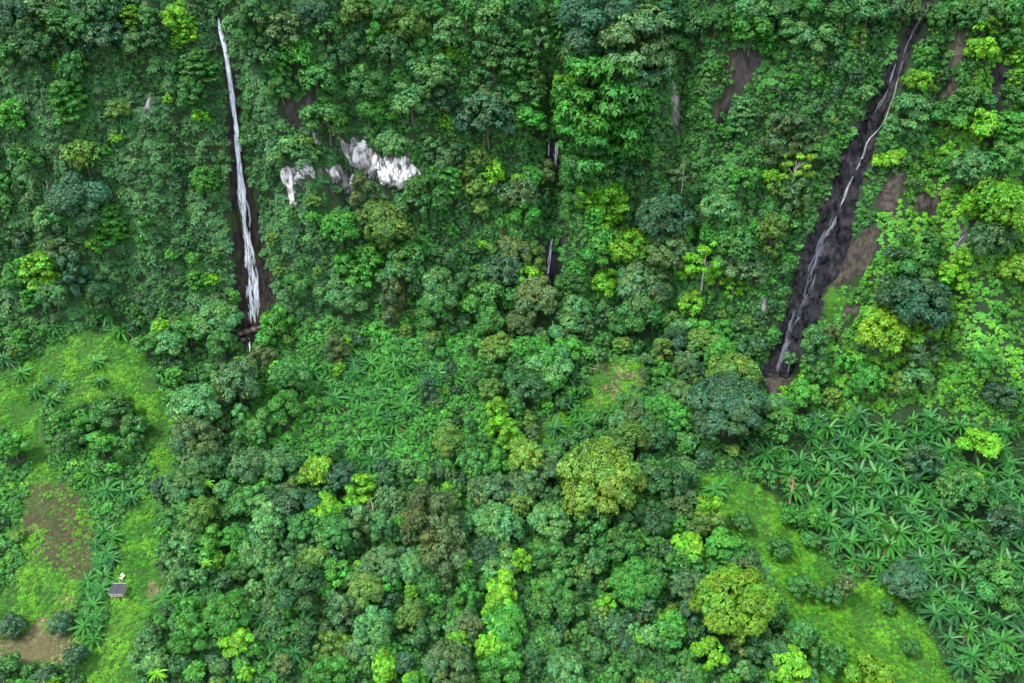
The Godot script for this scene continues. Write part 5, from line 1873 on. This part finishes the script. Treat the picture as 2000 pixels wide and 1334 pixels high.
func build_waterfalls() -> void:
	var white := plain("white_water", Color(0.92, 0.94, 0.97), 0.5, true)
	white.backlight_enabled = true
	white.backlight = Color(0.4, 0.4, 0.42)
	var film := StandardMaterial3D.new()
	film.resource_name = "water_film"
	film.albedo_color = Color(0.8, 0.84, 0.92, 0.13)
	film.roughness = 0.6
	film.transparency = BaseMaterial3D.TRANSPARENCY_ALPHA
	film.vertex_color_use_as_albedo = true
	var soft := film.duplicate()
	soft.resource_name = "soft_water"
	soft.albedo_color = Color(0.96, 0.98, 1.0, 0.5)
	var denser := film.duplicate()
	denser.resource_name = "dense_water"
	denser.albedo_color = Color(0.98, 0.99, 1.0, 0.9)
	var veil := StandardMaterial3D.new()
	veil.resource_name = "water_veil"
	veil.albedo_color = Color(0.93, 0.96, 1.0, 0.2)
	veil.roughness = 0.6
	veil.transparency = BaseMaterial3D.TRANSPARENCY_ALPHA
	veil.vertex_color_use_as_albedo = true
	var o := thing("waterfall", "tall white waterfall dropping down the dark channel on the left cliff", "waterfall")
	mesh_node("falling_water", water_mesh(falls[0], 0.9, 190, 0.05, 0.07, 1.0, 0.12, 1), soft, o)
	mesh_node("main_stream", water_mesh(falls[0], 1.0, 90, 0.06, 0.035, 1.0, 0.15, 2, 0.02, 0.66), denser, o)
	mesh_node("lower_stream", water_mesh([falls[0][0].slice(8), [3.5, 3.5, 3, 3.5, 4.5, 5, 6, 6]], 1.05, 60, 0.045, 0.10, 1.0, 0.18, 3), denser, o)
	mesh_node("water_veil", water_mesh([falls[0][0], [1.5, 5, 5, 3, 4, 6, 6, 7, 9, 11, 13, 14, 17, 19, 19, 15]], 0.85, 150, 0.36, 0.14, 1.0, 0.25, 4), veil, o)
	o = thing("cascade", "thin white cascade running down the long dark rock slab", "cascade")
	mesh_node("falling_water", water_mesh([falls[1][0].slice(0, 17), falls[1][1].slice(0, 17)], 0.7, 90, 0.035, 0.08, 0.8, 0.5, 5), soft, o)
	mesh_node("main_stream", water_mesh([falls[1][0].slice(7, 18), [1.5, 1.5, 1.5, 1.5, 2, 2, 1.5, 2, 2, 3, 5]], 0.8, 80, 0.04, 0.08, 0.95, 0.25, 6), denser, o)
	mesh_node("lower_stream", water_mesh([falls[1][0].slice(16), falls[1][1].slice(16)], 0.75, 45, 0.035, 0.07, 0.55, 0.18, 7), soft, o)
	mesh_node("water_veil", water_mesh([falls[1][0].slice(15), [8, 12, 14, 12, 12, 16, 18, 16, 10, 8, 6, 5]], 0.8, 40, 0.35, 0.2, 0.7, 0.4, 8), film, o)
	o = thing("cascade", "thin side rivulet branching off left near the top of the long slab", "cascade")
	mesh_node("falling_water", water_mesh(falls[2], 0.75, 9, 0.07, 0.4, 0.75, 0.5, 9), soft, o)
	o = thing("cascade", "short white cascade strand, right one of the middle twin", "cascade")
	mesh_node("falling_water", water_mesh(falls[3], 0.8, 40, 0.07, 0.4, 1.0, 0.3, 10), denser, o)
	o = thing("cascade", "faint thin cascade strand, left one of the middle twin", "cascade")
	mesh_node("falling_water", water_mesh(falls[4], 0.8, 7, 0.13, 0.7, 0.7, 0.4, 11), white, o)
	o = thing("cascade", "thin white cascade below the twin, in its own dark recess", "cascade")
	mesh_node("falling_water", water_mesh(falls[5], 0.8, 36, 0.06, 0.3, 1.0, 0.3, 12), denser, o)
	o = thing("cascade", "faint rivulet on the small grey rock slide near the right edge", "cascade")
	mesh_node("falling_water", water_mesh(falls[6], 0.6, 7, 0.1, 0.6, 0.5, 0.5, 13), white, o)
	o = thing("cascade", "broken white trickle below the ledge under the tall waterfall", "cascade")
	mesh_node("falling_water", water_mesh(falls[7], 0.9, 8, 0.12, 0.5, 0.8, 0.6, 14), white, o)


# ---------------------------------------------------------------- the hut and small things
func box(g: Leaves, lo: Vector3, hi: Vector3, col := Color(1, 1, 1)) -> void:
	for ax in 3:
		for s in 2:
			var k := g.v.size()
			var u := (ax + 1) % 3
			var w := (ax + 2) % 3
			for q in 4:
				var p := Vector3.ZERO
				p[ax] = hi[ax] if s else lo[ax]
				p[u] = hi[u] if q in [1, 2] else lo[u]
				p[w] = hi[w] if q in [2, 3] else lo[w]
				g.v.append(p)
				var nn := Vector3.ZERO
				nn[ax] = 1.0 if s else -1.0
				g.n.append(nn)
				g.c.append(col)
			if s:
				g.idx.append_array([k, k + 2, k + 1, k, k + 3, k + 2])
			else:
				g.idx.append_array([k, k + 1, k + 2, k, k + 2, k + 3])


func box_part(called: String, lo: Vector3, hi: Vector3, mat: Material, parent: Node) -> MeshInstance3D:
	var g := Leaves.new()
	box(g, lo, hi)
	return mesh_node(called, arrays(g.v, g.n, g.c, g.idx), mat, parent)


func build_hut() -> void:
	var g := ground(233, 1160)
	var o := thing("wooden_hut", "small hut with a slate-blue sheet roof beside the palm strip", "hut", g)
	var wood := plain("weathered_wood", Color(0.32, 0.26, 0.21))
	var pale := plain("pale_wood", Color(0.55, 0.49, 0.43))
	var dark := plain("hut_floor_dark", Color(0.05, 0.045, 0.045))  # near-black base colour of the floor
	var w := 2.0
	var dp := 1.5
	box_part("floor", Vector3(-w, -0.6, -dp), Vector3(w, 0.25, dp), dark, o)
	for x in [-w + 0.08, 0.0, w - 0.08]:
		for z in [-dp + 0.08, dp - 0.08]:
			box_part("post", Vector3(x - 0.08, 0.25, z - 0.08), Vector3(x + 0.08, 2.1 if z > 0.0 else 2.75, z + 0.08), wood, o)
	rng.seed = 77
	for i in 10:
		var a := -w + 0.17 + i * (2.0 * w - 0.34) / 10.0
		var b := a + (2.0 * w - 0.34) / 10.0 - 0.03
		box_part("plank", Vector3(a, 0.25, dp - 0.06 + rng.randf_range(-0.02, 0.02)), Vector3(b, rng.randf_range(1.45, 1.95), dp + 0.02), wood if i % 3 else pale, o)
	for z in 6:
		for s in [-1.0, 1.0]:
			var a := -dp + 0.17 + z * (2.0 * dp - 0.34) / 6.0
			var b := a + (2.0 * dp - 0.34) / 6.0 - 0.03
			box_part("plank", Vector3(s * w - 0.04, 0.25, a), Vector3(s * w + 0.04, 1.9, b), wood, o)
	var roof := Node3D.new()
	roof.name = "roof"
	o.add_child(roof)
	roof.position = Vector3(0, 2.45, 0.05)
	roof.rotation.x = 0.2
	roof.scale = Vector3(0.92, 1.0, 0.92)
	for i in 5:
		var r := Leaves.new()
		var a := -2.5 + i * 1.0
		for k in 8:
			var x := a + k * 0.128
			box(r, Vector3(x, 0.0, -2.05), Vector3(x + 0.064, 0.07, 2.0 + 0.05 * (i % 2)))
			box(r, Vector3(x + 0.064, 0.0, -2.05), Vector3(x + 0.128, 0.03, 2.0 + 0.05 * (i % 2)))
		mesh_node("roof_sheet", arrays(r.v, r.n, r.c, r.idx), plain("roof_sheet_%d" % (i % 3), [Color(0.024, 0.029, 0.046), Color(0.032, 0.038, 0.056), Color(0.019, 0.023, 0.037)][i % 3], 0.5), roof)
	box_part("ridge_board", Vector3(-2.55, 0.075, -2.2), Vector3(2.55, 0.16, -1.98), plain("bright_metal", Color(0.25, 0.25, 0.26), 0.5), roof)
	box_part("eave_board", Vector3(-2.5, -0.16, 2.06), Vector3(2.5, 0.09, 2.2), plain("bright_metal", Color(0.25, 0.25, 0.26), 0.5), roof)
	var s1 := ground(241, 1127)
	o.scale = Vector3.ONE * 0.9
	var sheet := box_part("white_sheet", Vector3(-0.75, 0.0, -0.35), Vector3(0.75, 0.08, 0.35), plain("white_sheet", Color(0.8, 0.8, 0.8), 0.6), self)
	sheet.position = s1 + Vector3(0, 0.75, 0)
	sheet.rotation = Vector3(0.3, -0.75, 0)
	tag(sheet, "larger white sheet lying on the grass behind the hut", "sheet")
	var s2 := ground(238, 1133)
	var sheet2 := box_part("white_sheet", Vector3(-0.5, 0.0, -0.2), Vector3(0.5, 0.08, 0.2), plain("white_sheet", Color(0.8, 0.8, 0.8), 0.6), self)
	sheet2.position = s2 + Vector3(0, 0.7, 0)
	sheet2.rotation = Vector3(0.3, -0.35, 0)
	tag(sheet2, "smaller white sheet lying on the grass behind the hut", "sheet")


func pole(called: String, label: String, category: String, px0: Array, px1: Array, lift0: float, lift1: float, r: float, mat: Material, twigs := 0) -> Node3D:
	var a := ground(px0[0], px0[1], lift0) + Vector3(0, lift0, 0)
	var b := ground(px1[0], px1[1], lift1) + Vector3(0, lift1, 0)
	if lift1 > lift0 + 2.0:
		# a standing stem: its top is straight above, leaning as in the photograph
		var up := view * Vector3((px1[0] - 1000.0) / FX, (667.0 - px1[1]) / FX, -1.0)
		b = EYE + up * (-((a - EYE) * view).z)
	var o := thing(called, label, category, a)
	var g := Leaves.new()
	var m := (a + b) / 2.0 + Vector3(0.15, 0, 0.1)
	tube(g, Vector3.ZERO, m - a, r, r * 0.8, 7, Color(1, 1, 1))
	tube(g, m - a, b - a, r * 0.8, r * 0.45, 7, Color(1, 1, 1))
	mesh_node("trunk", arrays(g.v, g.n, g.c, g.idx), mat, o)
	rng.seed = int(px0[0])
	for i in twigs:
		var t := Leaves.new()
		var from := (m - a).lerp(b - a, rng.randf_range(0.2, 1.0))
		var dir := (random_unit() + Vector3.UP * 0.6).normalized()
		tube(t, from, from + dir * 0.9, r * 0.35, r * 0.22, 5, Color(1, 1, 1))
		for k in 5:
			var d2 := (dir + random_unit() * 0.8).normalized()
			tube(t, from + dir * 0.9, from + dir * 0.9 + d2 * rng.randf_range(0.6, 1.3), r * 0.22, r * 0.08, 4, Color(1, 1, 1))
		mesh_node("branch", arrays(t.v, t.n, t.c, t.idx), mat, o)
	return o


func build_details() -> void:
	var pale := plain("bleached_wood", Color(0.40, 0.37, 0.32))
	var tan := plain("dry_wood", Color(0.26, 0.21, 0.11))
	pole("dead_snag", "slim bleached dead snag above the canopy, left of the brownish olive tree", "dead tree", [729, 1000], [723, 972], 4.0, 9.0, 0.16, pale)
	pole("dead_tree", "leafless straw coloured tree at the plantation's left edge", "dead tree", [1541, 988], [1549, 936], 0.0, 8.0, 0.32, tan, 16)
	pole("fallen_trunk", "pale fallen trunk lying by the straw clearing in mid slope", "fallen trunk", [1150, 718], [1176, 724], 0.9, 0.8, 0.14, tan, 2)
	pole("bare_stem", "bare white stem standing near the foot of the middle gully", "dead tree", [1081, 640], [1079, 626], 4.0, 8.0, 0.3, pale)
	pole("dead_tree", "small greyish dry tree in the middle of the grass clearing", "dead tree", [1648, 1150], [1656, 1128], 0.0, 4.0, 0.2, pale, 10)
	# boulders on the ledge where the tall fall lands
	var rock := plain("ledge_rock", Color(0.075, 0.05, 0.045), 0.5)
	rng.seed = 60
	var spots := [[470, 652, 1.5], [484, 648, 1.9], [498, 644, 1.6], [509, 640, 1.2], [476, 664, 1.2]]
	var told := ["leftmost of the dark boulders below the tall waterfall", "largest dark boulder right where the tall waterfall lands", "dark boulder right of where the tall waterfall lands", "rightmost of the dark boulders below the tall waterfall", "lowest of the dark boulders below the tall waterfall"]
	for i in spots.size():
		var g := Leaves.new()
		var p := ground(spots[i][0], spots[i][1])
		var r: float = spots[i][2]
		var rings := 7
		var around := 10
		for a in rings + 1:
			for b in around:
				var th := PI * a / rings
				var ph := TAU * b / around
				var u := Vector3(sin(th) * cos(ph), cos(th), sin(th) * sin(ph))
				var k := r * (1.0 + 0.5 * noise_r.get_noise_3dv(u * 5.0 + Vector3(i * 20.0, 0, 0)))
				g.v.append(u * k * Vector3(1.25, 0.6, 0.9))
				g.n.append(u)
				g.c.append(Color(1, 1, 1))
		for a in rings:
			for b in around:
				var k := a * around + b
				var k2 := a * around + (b + 1) % around
				g.idx.append_array([k, k + around, k2, k2, k + around, k2 + around])
		var o := mesh_node("boulder", arrays(g.v, g.n, g.c, g.idx), rock, self)
		o.position = p + Vector3(0, 0.6, 0.8)
		tag(o, told[i], "boulder")
